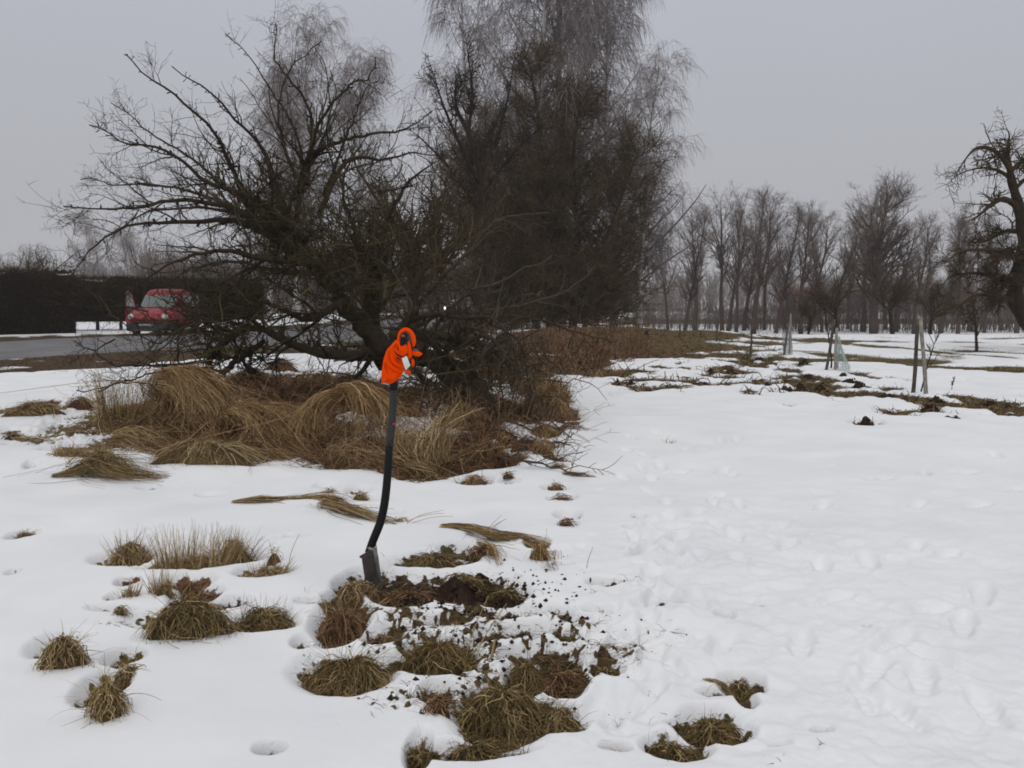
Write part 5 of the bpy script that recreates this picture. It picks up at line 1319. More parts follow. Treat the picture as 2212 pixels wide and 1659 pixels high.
# ---------------------------------------------------------------- the spade
M['spade_grey'] = plain('spade_grey', (0.042, 0.042, 0.042), 0.7, noise=0.25, scale=60, bump=0.1, spec=0.15)
M['spade_black'] = plain('spade_black', (0.009, 0.009, 0.010), 0.6, noise=0.3, scale=60, spec=0.2)
M['steel'] = plain('steel', (0.060, 0.048, 0.042), 0.6, metal=0.3, noise=0.45, scale=14, bump=0.15)
M['weld'] = plain('weld', (0.22, 0.21, 0.20), 0.45, metal=0.7, noise=0.3, scale=30)
M['orange_plastic'] = plain('orange_plastic', (0.36, 0.07, 0.015), 0.5, noise=0.08)
M['red_dot'] = plain('red_dot', (0.62, 0.012, 0.03), 0.45, noise=0.05)
SY = 3.99
def spade():
    bx, by, bz = GH(818, 1286)
    SYb = by + 0.02
    root = thing('spade', 'garden spade with grey and black bent shaft stuck upright in the soil', 'spade', (bx, by, bz))
    O = np.array([bx, by, bz])
    def pl(lst, K):
        return resample([(*(P(a, b, SYb) - O), r) for a, b, r in lst], K)
    a = pl([(867,757,.0155),(858,800,.0160),(852,831,.0170),(849,880,.0172),(845,925,.0175),(841,966,.0175)], 14)
    MB().tubes(a[None, :, :3], a[None, :, 3], 20, 0.5).obj('shaft', M['spade_grey'], root, True)
    a = pl([(841,964,.0180),(839,1000,.0182),(836,1040,.0185),(833,1070,.0188),(828,1102,.019),(821,1130,.019),(811,1155,.0190),(803,1175,.0185),(796,1194,.017)], 26)
    MB().tubes(a[None, :, :3], a[None, :, 3], 20, 0.5).obj('lower_shaft', M['spade_black'], root, True)
    a = pl([(851.2,824,.0195),(850,842,.0195)], 3)
    MB().tubes(a[None, :, :3], a[None, :, 3], 20, 0.5).obj('collar', M['spade_black'], root, True)
    # D grip seen end-on: bar along the view direction and two cheeks
    c = P(874, 726, SYb) - O
    mb = MB()
    bar = np.array([[c[0], c[1] - 0.058 + 0.0116 * i, c[2]] for i in range(11)])
    mb.tubes(bar[None], np.array([[.0135, .0165, .017, .0168, .0165, .0165, .0165, .0168, .017, .0165, .0135]]), 18, 0.5)
    neck = P(866, 762, SYb) - O
    for s in (-1, 1):
        q = resample([(c[0], c[1] + s * 0.052, c[2], .013), (c[0] - .003, c[1] + s * 0.050, c[2] - .03, .013), (neck[0] + .004, neck[1] + s * 0.03, neck[2] + .03, .014), (neck[0], neck[1] + s * 0.004, neck[2], .016)], 12)
        mb.tubes(q[None, :, :3], q[None, :, 3], 12, 0.5)
    mb.obj('handle', M['spade_black'], root, True)
    cap = np.array([[c[0], c[1] - 0.0625, c[2]], [c[0], c[1] - 0.0595, c[2]], [c[0], c[1] - 0.056, c[2]]])
    MB().tubes(cap[None], np.array([[.0085, .0098, .0098]]), 18, 0.5).obj('end_cap', M['orange_plastic'], root, True)
    # small round red mark on the grey shaft
    d = P(851.5, 915, SYb) - O
    mk = np.array([[d[0], d[1] - 0.0185, d[2]], [d[0], d[1] - 0.016, d[2]]])
    MB().tubes(mk[None], np.array([[.0052, .0056]]), 14, 0.5).obj('red_mark', M['red_dot'], root, False)
    # blade: dished pointed sheet seen edge-on, tilted back
    t0 = P(797, 1188, SYb) - O; t1 = P(815, 1300, SYb) - O
    ax = nrm((t1 - t0)[None])[0]; L = 0.30
    sidev = nrm(np.array([[0.17, 0.985, 0.0]]))[0]            # the blade's breadth runs mostly away from the viewer
    sidev = nrm((sidev - ax * np.dot(sidev, ax))[None])[0]
    nv = np.cross(ax, sidev)
    nu, nw = 17, 22
    V = []
    for i in range(nw):
        t = i / (nw - 1)
        half = 0.105 * (0.93 + 0.07 * t) if t < 0.72 else 0.105 * math.sqrt(max(0, 1 - ((t - 0.72) / 0.28) ** 2)) * 0.98 + 0.002
        for j in range(nu):
            u = j / (nu - 1) * 2 - 1
            dish = 0.026 * (1 - u * u) * (1 - 0.4 * t)
            V.append(t0 + ax * (t * L) + sidev * (u * half) + nv * dish)
    V = np.array(V); back = V - nv * 0.0022
    idx = np.arange(nu * nw).reshape(nw, nu)
    Q = np.stack([idx[:-1, :-1], idx[1:, :-1], idx[1:, 1:], idx[:-1, 1:]], -1).reshape(-1, 4)
    mb = MB(); off = nu * nw
    e = np.concatenate([idx[0], idx[1:, -1], idx[-1, ::-1][1:], idx[::-1, 0][1:]])
    E = np.stack([e[:-1], e[1:], e[1:] + off, e[:-1] + off], -1)
    mb.add(np.concatenate([V, back]), np.concatenate([Q, Q[:, ::-1] + off, E]))
    # foot rest folded over the shoulders
    mb.tubes(np.array([[t0 + sidev * -.103 - nv * .004, t0 + sidev * -.03 + nv * .012, t0 + sidev * .03 + nv * .012, t0 + sidev * .103 - nv * .004]]), np.full((1, 4), .006), 8, 0.5)
    mb.obj('blade', M['steel'], root, True)
    # socket: flattened cone from shaft end down the blade
    s0 = P(799, 1180, SYb) - O
    q = np.stack([s0, t0 + nv * .020 + ax * .02, t0 + nv * .024 + ax * .09, t0 + nv * .020 + ax * .15])
    q = resample(np.concatenate([q, np.array([[.0185], [.0175], [.011], [.004]])], 1), 10)
    MB().tubes(q[None, :, :3], q[None, :, 3], 14, 0.5).obj('socket', M['weld'], root, True)
    return SYb
SYb = spade()

# ---------------------------------------------------------------- orange garment over the grip
M['orange'] = plain('orange_fleece', (0.93, 0.075, 0.002), 0.95, noise=0.10, scale=260, bump=0.5, spec=0.02)
M['grey_lining'] = plain('grey_lining', (0.17, 0.12, 0.14), 0.9, noise=0.1, scale=60)
M['tag_white'] = plain('tag_white', (0.72, 0.70, 0.68), 0.7, noise=0.04, scale=30)
def garment():
    bx, by, bz = P(848, 828, SYb)
    O = np.array([bx, by, bz])
    root = thing('orange_cap', 'bright orange fleece cap with white tag draped over the spade grip', 'cap', tuple(O))
    C = lambda cx, cy, dy=0.0: P(768 + cx * .1543, 683 + cy * .1543, SYb + dy) - O
    # main drape: loft of rows from the top to the hem; rows run left edge - right edge in the crop
    rows = [((560,340),(612,345),.010),((500,395),(700,425),.020),((440,460),(715,480),.026),((408,560),(700,560),.032),((390,650),(672,640),.034),((376,740),(684,720),.036),((362,830),(660,800),.037),((355,900),(612,880),.036),((356,932),(560,928),.034)]
    S = 40; R = []
    for k, (l, r_, dp) in enumerate(rows):
        Lp = C(*l); Rp = C(*r_); c = (Lp + Rp) / 2; hx = (Rp - Lp) / 2
        ring = []
        for i in range(S):
            t = 2 * pi * i / S
            f = 1 + 0.07 * sin(t * 5 + k * 0.75) * min(1, k / 3) + 0.045 * sin(t * 8 - k * 1.1)
            p_ = c + hx * cos(t) * (1 + 0.02 * sin(t * 5 + k)) + np.array([0, 1, 0]) * sin(t) * dp * f
            # diagonal fold sweeping down to the right
            p_[2] += 0.004 * sin(t * 3 + k)
            ring.append(p_)
        R.append(ring)
    R = np.array(R)
    # refine along the rows
    Kf = 44; tt = np.linspace(0, len(R) - 1, Kf); i0 = np.minimum(tt.astype(int), len(R) - 2); u = (tt - i0)[:, None, None]
    Rm = np.concatenate([2 * R[:1] - R[1:2], R, 2 * R[-1:] - R[-2:-1]])
    p0, p1, p2, p3 = Rm[i0], Rm[i0 + 1], Rm[i0 + 2], Rm[i0 + 3]
    Rf = 0.5 * ((2 * p1) + (-p0 + p2) * u + (2 * p0 - 5 * p1 + 4 * p2 - p3) * u**2 + (-p0 + 3 * p1 - 3 * p2 + p3) * u**3)
    # soft diagonal creases
    ang = np.arange(S) * 2 * pi / S
    for k in range(Kf):
        cr_ = 0.008 * np.sin(ang * 2.0 + k * 0.30) + 0.0045 * np.sin(ang * 6 + k * 0.21)
        Rf[k, :, 1] -= cr_ * np.abs(np.sin(ang)) * min(1, k / 8)
    inner = Rf[::-1].copy(); cc = inner.mean(1, keepdims=True); inner = cc + (inner - cc) * 0.90
    inner = inner[:30]
    mb = MB(); mb.loft(np.concatenate([Rf, inner]), 0.5, True); mb.obj('drape', M['orange'], root, True)
    # bands and lobes; the black slits by the cuff are fold shade, modelled in
    def lobe(pts, name, mat, flat=0.45, K=22, S=16):
        """puffy band through crop points (x, y, dy, half width px)"""
        a = resample([(*C(x, y, dy), w * .1543 * SYb / F) for x, y, dy, w in pts], K)
        tn = nrm(np.gradient(a[:, :3], axis=0)); side = nrm(np.cross(tn, np.array([[0, 1.0, 0]])))
        dep = np.cross(tn, side)
        t = np.arange(S) * 2 * pi / S
        ring = a[:, None, :3] + side[:, None] * (np.cos(t)[None, :, None] * a[:, 3][:, None, None]) + dep[:, None] * (np.sin(t)[None, :, None] * a[:, 3][:, None, None] * flat)
        return MB().loft(ring, 0.5).obj(name, mat, root, True)
    lobe([(600,350,-.045,22),(612,290,-.048,26),(640,215,-.048,26),(710,185,-.046,28),(775,225,-.044,30),(808,300,-.042,32),(818,370,-.040,28),(805,430,-.04,12)], 'hood_band', M['orange'], 0.7)
    lobe([(628,330,-.036,14),(640,260,-.036,18),(690,215,-.036,18),(745,235,-.034,20),(770,300,-.032,18),(785,380,-.03,8)], 'lining', M['grey_lining'], 0.6)
    lobe([(565,350,-.046,14),(600,375,-.05,32),(650,420,-.052,60),(668,480,-.054,66),(640,520,-.05,52),(600,520,-.046,26)], 'cuff', M['orange'], 0.28)
    lobe([(742,350,-.045,14),(750,420,-.048,26),(757,500,-.046,32),(760,570,-.042,28),(752,600,-.04,10)], 'strap', M['orange'], 0.5)
    lobe([(722,430,-.043,12),(716,480,-.043,18),(716,530,-.042,10)], 'lining', M['grey_lining'], 0.4)
    lobe([(790,600,-.03,18),(805,640,-.032,24),(802,680,-.03,20),(800,716,-.028,6)], 'flap', M['orange'], 0.5)
    lobe([(780,500,-.03,16),(820,520,-.034,30),(870,530,-.036,36),(910,530,-.034,28),(936,530,-.03,8)], 'flap', M['orange'], 0.45)
    lobe([(800,470,-.022,16),(840,480,-.024,26),(885,500,-.024,14)], 'lining', M['grey_lining'], 0.4)
    lobe([(690,775,-.03,10),(725,775,-.034,26),(750,790,-.034,30),(748,822,-.03,8)], 'flap', M['orange'], 0.5)
    lobe([(540,478,-.056,3),(570,525,-.060,10),(620,560,-.062,12),(680,572,-.060,6)], 'fold_shade_and_lining', M['spade_black'], 0.3)  # shadow under the cuff fold, put in as a black lobe
    lobe([(560,560,-.054,3),(590,590,-.057,9),(645,605,-.056,4)], 'fold_shade_and_lining', M['spade_black'], 0.3)  # second fold shadow, also a black lobe laid on the cloth
    lobe([(470,455,-.032,8),(440,540,-.040,18),(455,640,-.046,22),(520,720,-.048,24),(600,770,-.046,20),(655,780,-.04,8)], 'fold', M['orange'], 0.8)
    lobe([(520,470,-.042,8),(505,560,-.050,18),(540,640,-.054,20),(600,690,-.054,18),(660,700,-.048,8)], 'fold', M['orange'], 0.8)
    lobe([(400,640,-.028,8),(395,740,-.036,18),(430,830,-.042,22),(490,880,-.042,18),(540,905,-.038,6)], 'fold', M['orange'], 0.8)
    lobe([(352,860,-.02,6),(350,915,-.022,9),(362,938,-.02,5)], 'fold_shade_and_lining', M['spade_black'], 0.5)  # dark lining at the left corner of the hem
    # white tag: slightly curled sheet
    cr4 = [C(648,590,-.062), C(718,557,-.060), C(768,690,-.058), C(702,758,-.060)]
    n = 9; V = []
    for i in range(n):
        for j in range(n):
            u, v = i / (n - 1), j / (n - 1)
            p_ = (cr4[0] * (1 - v) + cr4[1] * v) * (1 - u) + (cr4[3] * (1 - v) + cr4[2] * v) * u
            V.append(p_ + np.array([0, -0.004 * sin(pi * u) + 0.002 * v, 0]))
    V = np.array(V); idx = np.arange(n * n).reshape(n, n)
    Q = np.stack([idx[:-1, :-1], idx[1:, :-1], idx[1:, 1:], idx[:-1, 1:]], -1).reshape(-1, 4)
    MB().add(np.concatenate([V, V + [0, .001, 0]]), np.concatenate([Q, Q[:, ::-1] + n * n])).obj('tag', M['tag_white'], root, True)
garment()

# ---------------------------------------------------------------- stakes, netting, guard, sapling
M['stake_dark'] = plain('stake_dark', (0.085, 0.072, 0.055), 0.9, noise=0.5, scale=12, bump=0.3)
M['stake_pale'] = plain('stake_pale', (0.26, 0.24, 0.21), 0.9, noise=0.35, scale=12, bump=0.3)
M['net'] = plain('net', (0.42, 0.52, 0.49), 0.6, noise=0.1)
M['wire'] = plain('wire', (0.34, 0.34, 0.35), 0.5, metal=0.3, noise=0.1)
def stake(px0, py0, px1, py1, rad, mat, label):
    x, y, z = GH(px0, py0)
    top = P(px1, py1, y)
    O = np.array([x, y, z])
    p0 = np.array([0, 0, -0.15]); p1 = top - O
    K = 9; t = np.linspace(0, 1, K)[:, None]
    pts = p0 * (1 - t) + p1 * t + 0.006 * np.sin(t * 7 + px0) * np.array([1, 0.5, 0])
    mb = MB(); mb.tubes(pts[None], (rad * (1 + 0.06 * np.sin(np.arange(K) * 2.2)) * np.linspace(1.05, 0.92, K))[None], 7, 0.5)
    o = mb.obj('tree_stake', mat, None, False); o.location = tuple(O)
    tag(o, label, 'stake', 'wooden stakes beside young trees')
stake(1972, 851, 1984, 688, .028, M['stake_dark'], 'dark left stake of the nearest leaning pair')
stake(2003, 851, 1989, 686, .028, M['stake_pale'], 'pale weathered right stake of the nearest leaning pair')
stake(1783, 798, 1803, 690, .028, M['stake_dark'], 'left stake of the middle pair, leaning right')
stake(1804, 800, 1807, 708, .028, M['stake_pale'], 'right upright stake of the middle pair beside green netting')
stake(1693, 773, 1701, 700, .030, M['stake_dark'], 'short stake inside the grey wire guard')
stake(1705, 765, 1708, 678, .026, M['stake_pale'], 'paler stake behind the grey wire guard')
stake(1620, 772, 1626, 686, .026, M['stake_dark'], 'single thin dark stake left of the wire guard')
for i, (px, py, px1, py1) in enumerate([(1548,742,1549,700),(1513,742,1514,712),(1468,728,1469,700)]):
    stake(px, py, px1, py1, .03, M['stake_dark'], ['far short post right on the brown bank','far short post, middle one on the brown bank','far short post left on the brown bank'][i])
def netting():
    x, y, z = GH(1819, 806); r = np.random.default_rng(2)
    mb = MB(); hh = 72 * y / F
    for k in range(16):
        t = k / 15; rad = (0.11 * (1 - t) ** 1.2 + 0.03)
        a = np.linspace(0, 2 * pi, 22)
        f = rad * (1 + 0.25 * np.sin(a * 3 + k) + 0.12 * r.normal(size=22)); f[-1] = f[0]
        mb.tubes(np.stack([np.cos(a) * f - 0.10 * t, np.sin(a) * f * 0.6, np.full(22, hh * t) + 0.02 * np.sin(a * 2 + k)], -1)[None], np.full((1, 22), .0028), 3)
    for k in range(20):
        a = 2 * pi * k / 20; t = np.linspace(0, 1, 12)
        f = (0.11 * (1 - t) ** 1.2 + 0.03) * (1 + 0.2 * np.sin(t * 7 + k))
        mb.tubes(np.stack([np.cos(a) * f - 0.10 * t, np.sin(a) * f * .6, hh * t], -1)[None], np.full((1, 12), .0028), 3)
    # torn sheet folds
    for k in range(5):
        a = r.uniform(0, 2 * pi); t = np.linspace(0, 1, 8)
        p_ = np.stack([np.cos(a) * 0.15 * (1 - t) - .06 * t, np.sin(a) * 0.1 * (1 - t), hh * (0.05 + 0.7 * t)], -1)[None]
        mb.ribbons(p_, np.full((1, 8), .03) * np.linspace(1, .3, 8), [0.5], k)
    o = mb.obj('netting', M['net']); o.location = (x, y, z); tag(o, 'crumpled pale green plastic netting beside the middle stakes', 'netting')
    x, y, z = GH(1700, 774); mb = MB(); hh = 54 * y / F
    for k in range(12):
        a = np.linspace(0, 2 * pi, 20); f = 0.105 * (1 + 0.12 * np.sin(a * 2 + k * .4)) * (0.85 + 0.3 * sin(k * .5))
        mb.tubes(np.stack([np.cos(a) * f, np.sin(a) * f, np.full(20, hh * k / 11)], -1)[None], np.full((1, 20), .005), 3)
    for k in range(16):
        a = 2 * pi * k / 16; t = np.linspace(0, 1, 8); f = 0.105 * (1 + .15 * np.sin(t * 6 + k * 0.5))
        mb.tubes(np.stack([np.cos(a) * f, np.sin(a) * f, hh * t], -1)[None], np.full((1, 8), .005), 3)
    o = mb.obj('tree_guard', M['wire']); o.location = (x, y, z); tag(o, 'grey wire mesh guard around a young tree by the stakes', 'tree guard')
netting()
def sapling(px, py, top, label, seed, rad=0.03, n=10):
    r = np.random.default_rng(seed); x, y, z = GH(px, py)
    hh = float(P(px, top, y)[2]) - z
    root = thing('sapling', label, 'young tree', (x, y, z), 'young trees in the far field')
    t = walk(np.array([[0, 0, -0.05]]), np.array([[0.04, 0, 1.0]]), np.array([hh]), 10, 0.06, (0, 0, .3), r); tr = rad * np.linspace(1, .3, 10)[None]
    MB().tubes(t, tr, 6, .3).obj('trunk', M['bark'], root, True)
    b, br = spawn(t, tr, n, 0.35, 1.0, (25, 65), (hh * .2, hh * .5), 7, 0.15, (0, 0, .6), r, .5, .3, .2, .4, .006)
    c, c_r = spawn(b, br, 5, 0.2, 1.0, (25, 70), (hh * .08, hh * .2), 4, 0.15, (0, 0, .2), r, .7, .6, 0, .3, .005)
    mb = MB(); mb.tubes(b, br, 4, .4); mb.tubes(c, c_r, 3, .6); mb.obj('crown', M['bark'], root, True)
sapling(2109, 765, 672, 'small sapling with short curled twigs at the right of the field', 1, .045, 14)
sapling(1795, 795, 640, 'thin young tree tied between the middle stakes', 2, .018, 9)
sapling(1988, 845, 700, 'thin young tree between the nearest stakes', 3, .012, 6)
sapling(2055, 850, 812, 'tiny dry weed stalk right of the nearest stakes', 4, .006, 5)

# ---------------------------------------------------------------- far fence, houses, woods
def fence():
    x0, y0, z0 = at(1340, 80)
    root = thing('wire_fence', 'low post and wire fence crossing the snow behind the distant tree row', 'fence', (x0, y0, z0))
    O = np.array([x0, y0, z0]); n = 70
    P0 = [np.array(at(1340 + (2300 - 1340) * i / (n - 1), 80 - 4 * i / (n - 1))) - O for i in range(n)]
    pm = mesh_from('post', *(lambda mb: (np.concatenate(mb.V), [np.concatenate(mb.Q)]))(MB().box((0, 0, 0.5), (0.045, 0.045, 0.55), top=(.8, .8))))
    pm.materials.append(M['stake_dark'])
    for i, p in enumerate(P0):
        o = link('post', pm, None, root); o.location = tuple(p + [0.15 * sin(i * 3.1), 0, 0.05 * sin(i * 1.7)])
    mb = MB(); pts = np.array(P0)
    for hgt in (0.25, 0.55, 0.9): mb.tubes((pts + [0, -0.06, hgt])[None], np.full((1, n), .012), 3)
    mb.obj('wire', M['wire'], root)
fence()
M['house_wall'] = plain('house_wall', (0.42, 0.36, 0.31), 0.9, noise=0.1, scale=1)
M['house_wall2'] = plain('house_wall2', (0.24, 0.17, 0.145), 0.9, noise=0.1, scale=1)
M['roof_red'] = plain('roof_red', (0.22, 0.095, 0.075), 0.8, noise=0.2, scale=2)
M['roof_grey'] = plain('roof_grey', (0.30, 0.29, 0.30), 0.8, noise=0.2, scale=2)
M['pane'] = plain('pane', (0.05, 0.06, 0.07), 0.15, noise=0.1, spec=0.5)
def house(px, Y, w, d, h, rh, rot, wm, rm, label):
    x, y, z = at(px, Y)
    root = thing('house', label, 'house', (x, y, z), 'small houses far behind the trees'); root.rotation_euler = (0, 0, rot)
    MB().box((0, 0, h / 2), (w / 2, d / 2, h / 2)).obj('wall', wm, root)
    mb = MB(); e = 0.4
    V = [(-w/2-e, -d/2-e, h-.15), (w/2+e, -d/2-e, h-.15), (w/2+e, 0, h+rh), (-w/2-e, 0, h+rh), (-w/2-e, d/2+e, h-.15), (w/2+e, d/2+e, h-.15)]
    V = V + [(a, b, c - .15) for a, b, c in V]
    mb.add(V, [(0,1,2,3),(3,2,5,4),(7,6,9,8),(8,9,10,11),(0,3,9,6),(3,4,10,9),(1,7,8,2),(2,8,11,5),(0,6,7,1),(4,5,11,10)])
    g = mb.obj('roof', rm, root)
    MB().add([(-w/2, -d/2, h), (-w/2, d/2, h), (-w/2, 0, h+rh-.2), (w/2, -d/2, h), (w/2, d/2, h), (w/2, 0, h+rh-.2)], None, [(0,2,1),(3,4,5)]).obj('gable', wm, root)
    MB().box((w * .2, 0.5, h + rh), (.3, .3, .8)).obj('chimney', wm, g)
    for k in (-.3, 0, .3):
        MB().box((w * k, -d / 2 - .03, h * .55), (.5, .04, .6)).obj('window', M['pane'], root)
house(1398, 225, 13, 8, 2.6, 2.2, .2, M['house_wall2'], M['roof_grey'], 'small reddish house far off between the birch clump and the row')
house(1738, 190, 10, 7, 3.2, 2.4, -.2, M['house_wall'], M['roof_red'], 'pale house with red roof faintly seen behind the row')
def strokes(name, label, px0, px1, Y0, Y1, h0, h1, n, mat, seed, rad, noise=0.35, dens=4):
    r = np.random.default_rng(seed)
    px = r.uniform(px0, px1, n); Y = r.uniform(Y0, Y1, n)
    x = (px - 1106) / F * Y; z = base(x, Y)
    hn = h0 + (h1 - h0) * (0.5 + 0.5 * fbm(px * 0.012, px * 0, seed, 3) * 1.6) * r.uniform(1 - noise, 1, n)
    d = np.stack([r.normal(size=n) * .12, r.normal(size=n) * .12, np.ones(n)], -1)
    t = walk(np.stack([x, Y, z - .1], -1), d, hn, 7, .09, (0, 0, .2), r)
    tr = rad * r.uniform(.5, 1.3, n)[:, None] * np.linspace(1, .35, 7)
    mb = MB(); mb.tubes(t, tr, 3, r.uniform(0, .8, n))
    b, br = spawn(t, tr, dens, .12, .98, (20, 60), (h1 * .15, h1 * .4), 4, .14, (0, 0, .4), r, .55, .5, .2, .4, rad * .35)
    mb.tubes(b, br, 3, r.uniform(.2, 1, len(b)))
    c, c_r = spawn(b, br, 3, .12, .98, (20, 60), (h1 * .08, h1 * .2), 3, .14, (0, 0, .2), r, .6, .6, .2, .3, rad * .3)
    mb.tubes(c, c_r, 3, r.uniform(.2, 1, len(c)))
    o = mb.obj(name, mat); tag(o, label, None, None, 'stuff')
strokes('far_woods', 'hazy far-off wood along the horizon', -700, 2900, 180, 235, 5.0, 11.5, 4200, M['alder'], 1, .085)
strokes('far_woods', 'grey wood behind the road and the apple tree', 300, 1200, 110, 150, 5.0, 10.5, 1800, M['alder'], 2, .06)
strokes('thicket', 'dark scrub thicket at the foot of the distant tree row', 1690, 2500, 66, 84, 2.4, 4.3, 1500, M['alder'], 3, .02, .5, 6)
strokes('thicket', 'low brown scrub at the left part of the distant row', 1370, 1720, 72, 90, 1.2, 3.2, 700, M['alder'], 4, .016, .5, 6)
strokes('scrub', 'leafless scrub beyond the hedge and the road', -200, 900, 62, 80, 1.0, 2.6, 500, M['alder'], 5, .018, .5, 6)

# ---------------------------------------------------------------- hedges
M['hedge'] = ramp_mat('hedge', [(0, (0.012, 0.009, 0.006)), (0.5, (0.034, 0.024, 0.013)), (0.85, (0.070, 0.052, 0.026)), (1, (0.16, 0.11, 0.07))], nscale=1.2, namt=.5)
def hedge(pts, z0, z1, th, label, seed, posts=()):
    r = np.random.default_rng(seed)
    A = [np.array(at(px, Y)) for px, Y in pts]; O = A[0]
    root = thing('hedge', label, 'hedge', tuple(O), 'clipped hedges across the road')
    core = MB(); fol = MB()
    for a, b in zip(A[:-1], A[1:]):
        a = a - O; b = b - O; d = b - a; L = np.linalg.norm(d[:2]); u = d / L; nn = np.array([-u[1], u[0], 0])
        n = int(L / .5) + 2
        for s in range(n):
            pass
        R = []
        for k in range(n):
            t = k / (n - 1); c = a + d * t; w = th / 2 * (1 + .08 * sin(k * 1.7 + seed)); zt = z1 + .07 * sin(k * 1.3 + seed) + .05 * r.normal()
            R.append([c + nn * w * .9 + [0, 0, z0], c + nn * w + [0, 0, (z0 + zt) / 2], c + nn * w * .8 + [0, 0, zt], c - nn * w * .8 + [0, 0, zt], c - nn * w + [0, 0, (z0 + zt) / 2], c - nn * w * .9 + [0, 0, z0]])
        core.loft(np.array(R), .15)
        m = int(L * 900)
        t = r.uniform(0, 1, m); side = r.choice([-1, 1, 0], m, p=[.6, .12, .28])
        zz = np.where(side == 0, z1, r.uniform(z0, z1, m)); off = np.where(side == 0, r.uniform(-.5, .5, m) * th, side * th / 2 * 1.02)
        # side -1 faces the road
        c = a + d * t[:, None] + nn * off[:, None] * np.where(nn[1] < 0, -1, 1) + np.stack([0 * zz, 0 * zz, zz], -1)
        dr = nrm(np.where((side == 0)[:, None], np.array([[0, 0, 1.0]]), nn * side[:, None] * np.where(nn[1] < 0, -1, 1)) + r.normal(size=(m, 3)) * .6)
        w = walk(c, dr, r.uniform(.08, .28, m), 3, .2, (0, 0, 0), r)
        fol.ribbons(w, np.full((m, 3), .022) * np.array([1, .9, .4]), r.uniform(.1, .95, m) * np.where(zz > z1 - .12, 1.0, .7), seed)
    cf = MB(); cf.V, cf.Q, cf.T, cf.A, cf.n = core.V, core.Q, core.T, core.A, core.n
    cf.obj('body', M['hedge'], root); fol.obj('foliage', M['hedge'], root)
    for px, Y in posts:
        p = np.array(at(px, Y)) - O
        MB().tubes((p + np.array([[0, 0, -.1], [.02, 0, .3], [0, 0, z0 + .25]]))[None], np.array([[.075, .07, .07]]), 6).obj('stem', M['stake_dark'], root)
hedge([(-260, 33.5), (-60, 34.0), (155, 36.5)], 0.0, 2.48, 1.2, 'tall dark hedge at the left frame edge reaching to the ground', 1)
hedge([(150, 39.0), (300, 40.5), (560, 45.0)], 0.45, 2.32, 1.2, 'dark hedge raised on stems behind the red van', 2, [(212, 39.5), (262, 40.2), (300, 40.6)])

# ---------------------------------------------------------------- red van
M['red'] = plain('van_red', (0.25, 0.008, 0.016), 0.45, noise=0.06, scale=3, spec=0.3, coat=0.1)
M['bumper'] = plain('bumper', (0.035, 0.037, 0.042), 0.6, noise=0.15, scale=6)
M['glass'] = plain('car_glass', (0.035, 0.05, 0.045), 0.06, noise=0.1, scale=2, spec=0.9, coat=1.0)
M['lamp_glass'] = plain('lamp_glass', (0.62, 0.62, 0.58), 0.15, noise=0.1, scale=20, spec=0.8)
M['tyre'] = plain('tyre', (0.015, 0.015, 0.016), 0.85)
M['rim'] = plain('rim', (0.20, 0.20, 0.21), 0.4, metal=0.6)
M['plate'] = plain('plate', (0.30, 0.31, 0.30), 0.5)
M['dark_car'] = plain('dark_car', (0.055, 0.06, 0.075), 0.3, noise=0.1, scale=3, spec=0.5, coat=0.4)
def rrect(y0, y1, w, z, S=36, p=5.0):
    cy = (y0 + y1) / 2; hy = (y1 - y0) / 2
    t = np.arange(S) * 2 * pi / S + .001
    c, s = np.cos(t), np.sin(t)
    return np.stack([np.sign(c) * np.abs(c) ** (2 / p) * w, cy + np.sign(s) * np.abs(s) ** (2 / p) * hy, np.full(S, z)], -1)
def wheel(root, x, y, R=.29):
    a = MB(); s = 1 if x > 0 else -1
    prof = [(-.09, R * .62), (-.085, R * .96), (-.05, R), (.05, R), (.085, R * .96), (.09, R * .62)]
    S = 26; t = np.arange(S) * 2 * pi / S
    a.loft(np.array([[(x + px, y + cos(q) * pr, R + sin(q) * pr) for q in t] for px, pr in prof]), .5)
    w = a.obj('wheel', M['tyre'], root, True)
    b = MB(); b.loft(np.array([[(x + s * px, y + cos(q) * pr, R + sin(q) * pr) for q in t] for px, pr in [(.06, R * .6), (.094, R * .6), (.10, R * .5), (.085, R * .2), (.105, R * .1)]]), .5)
    b.obj('rim', M['rim'], w, True)
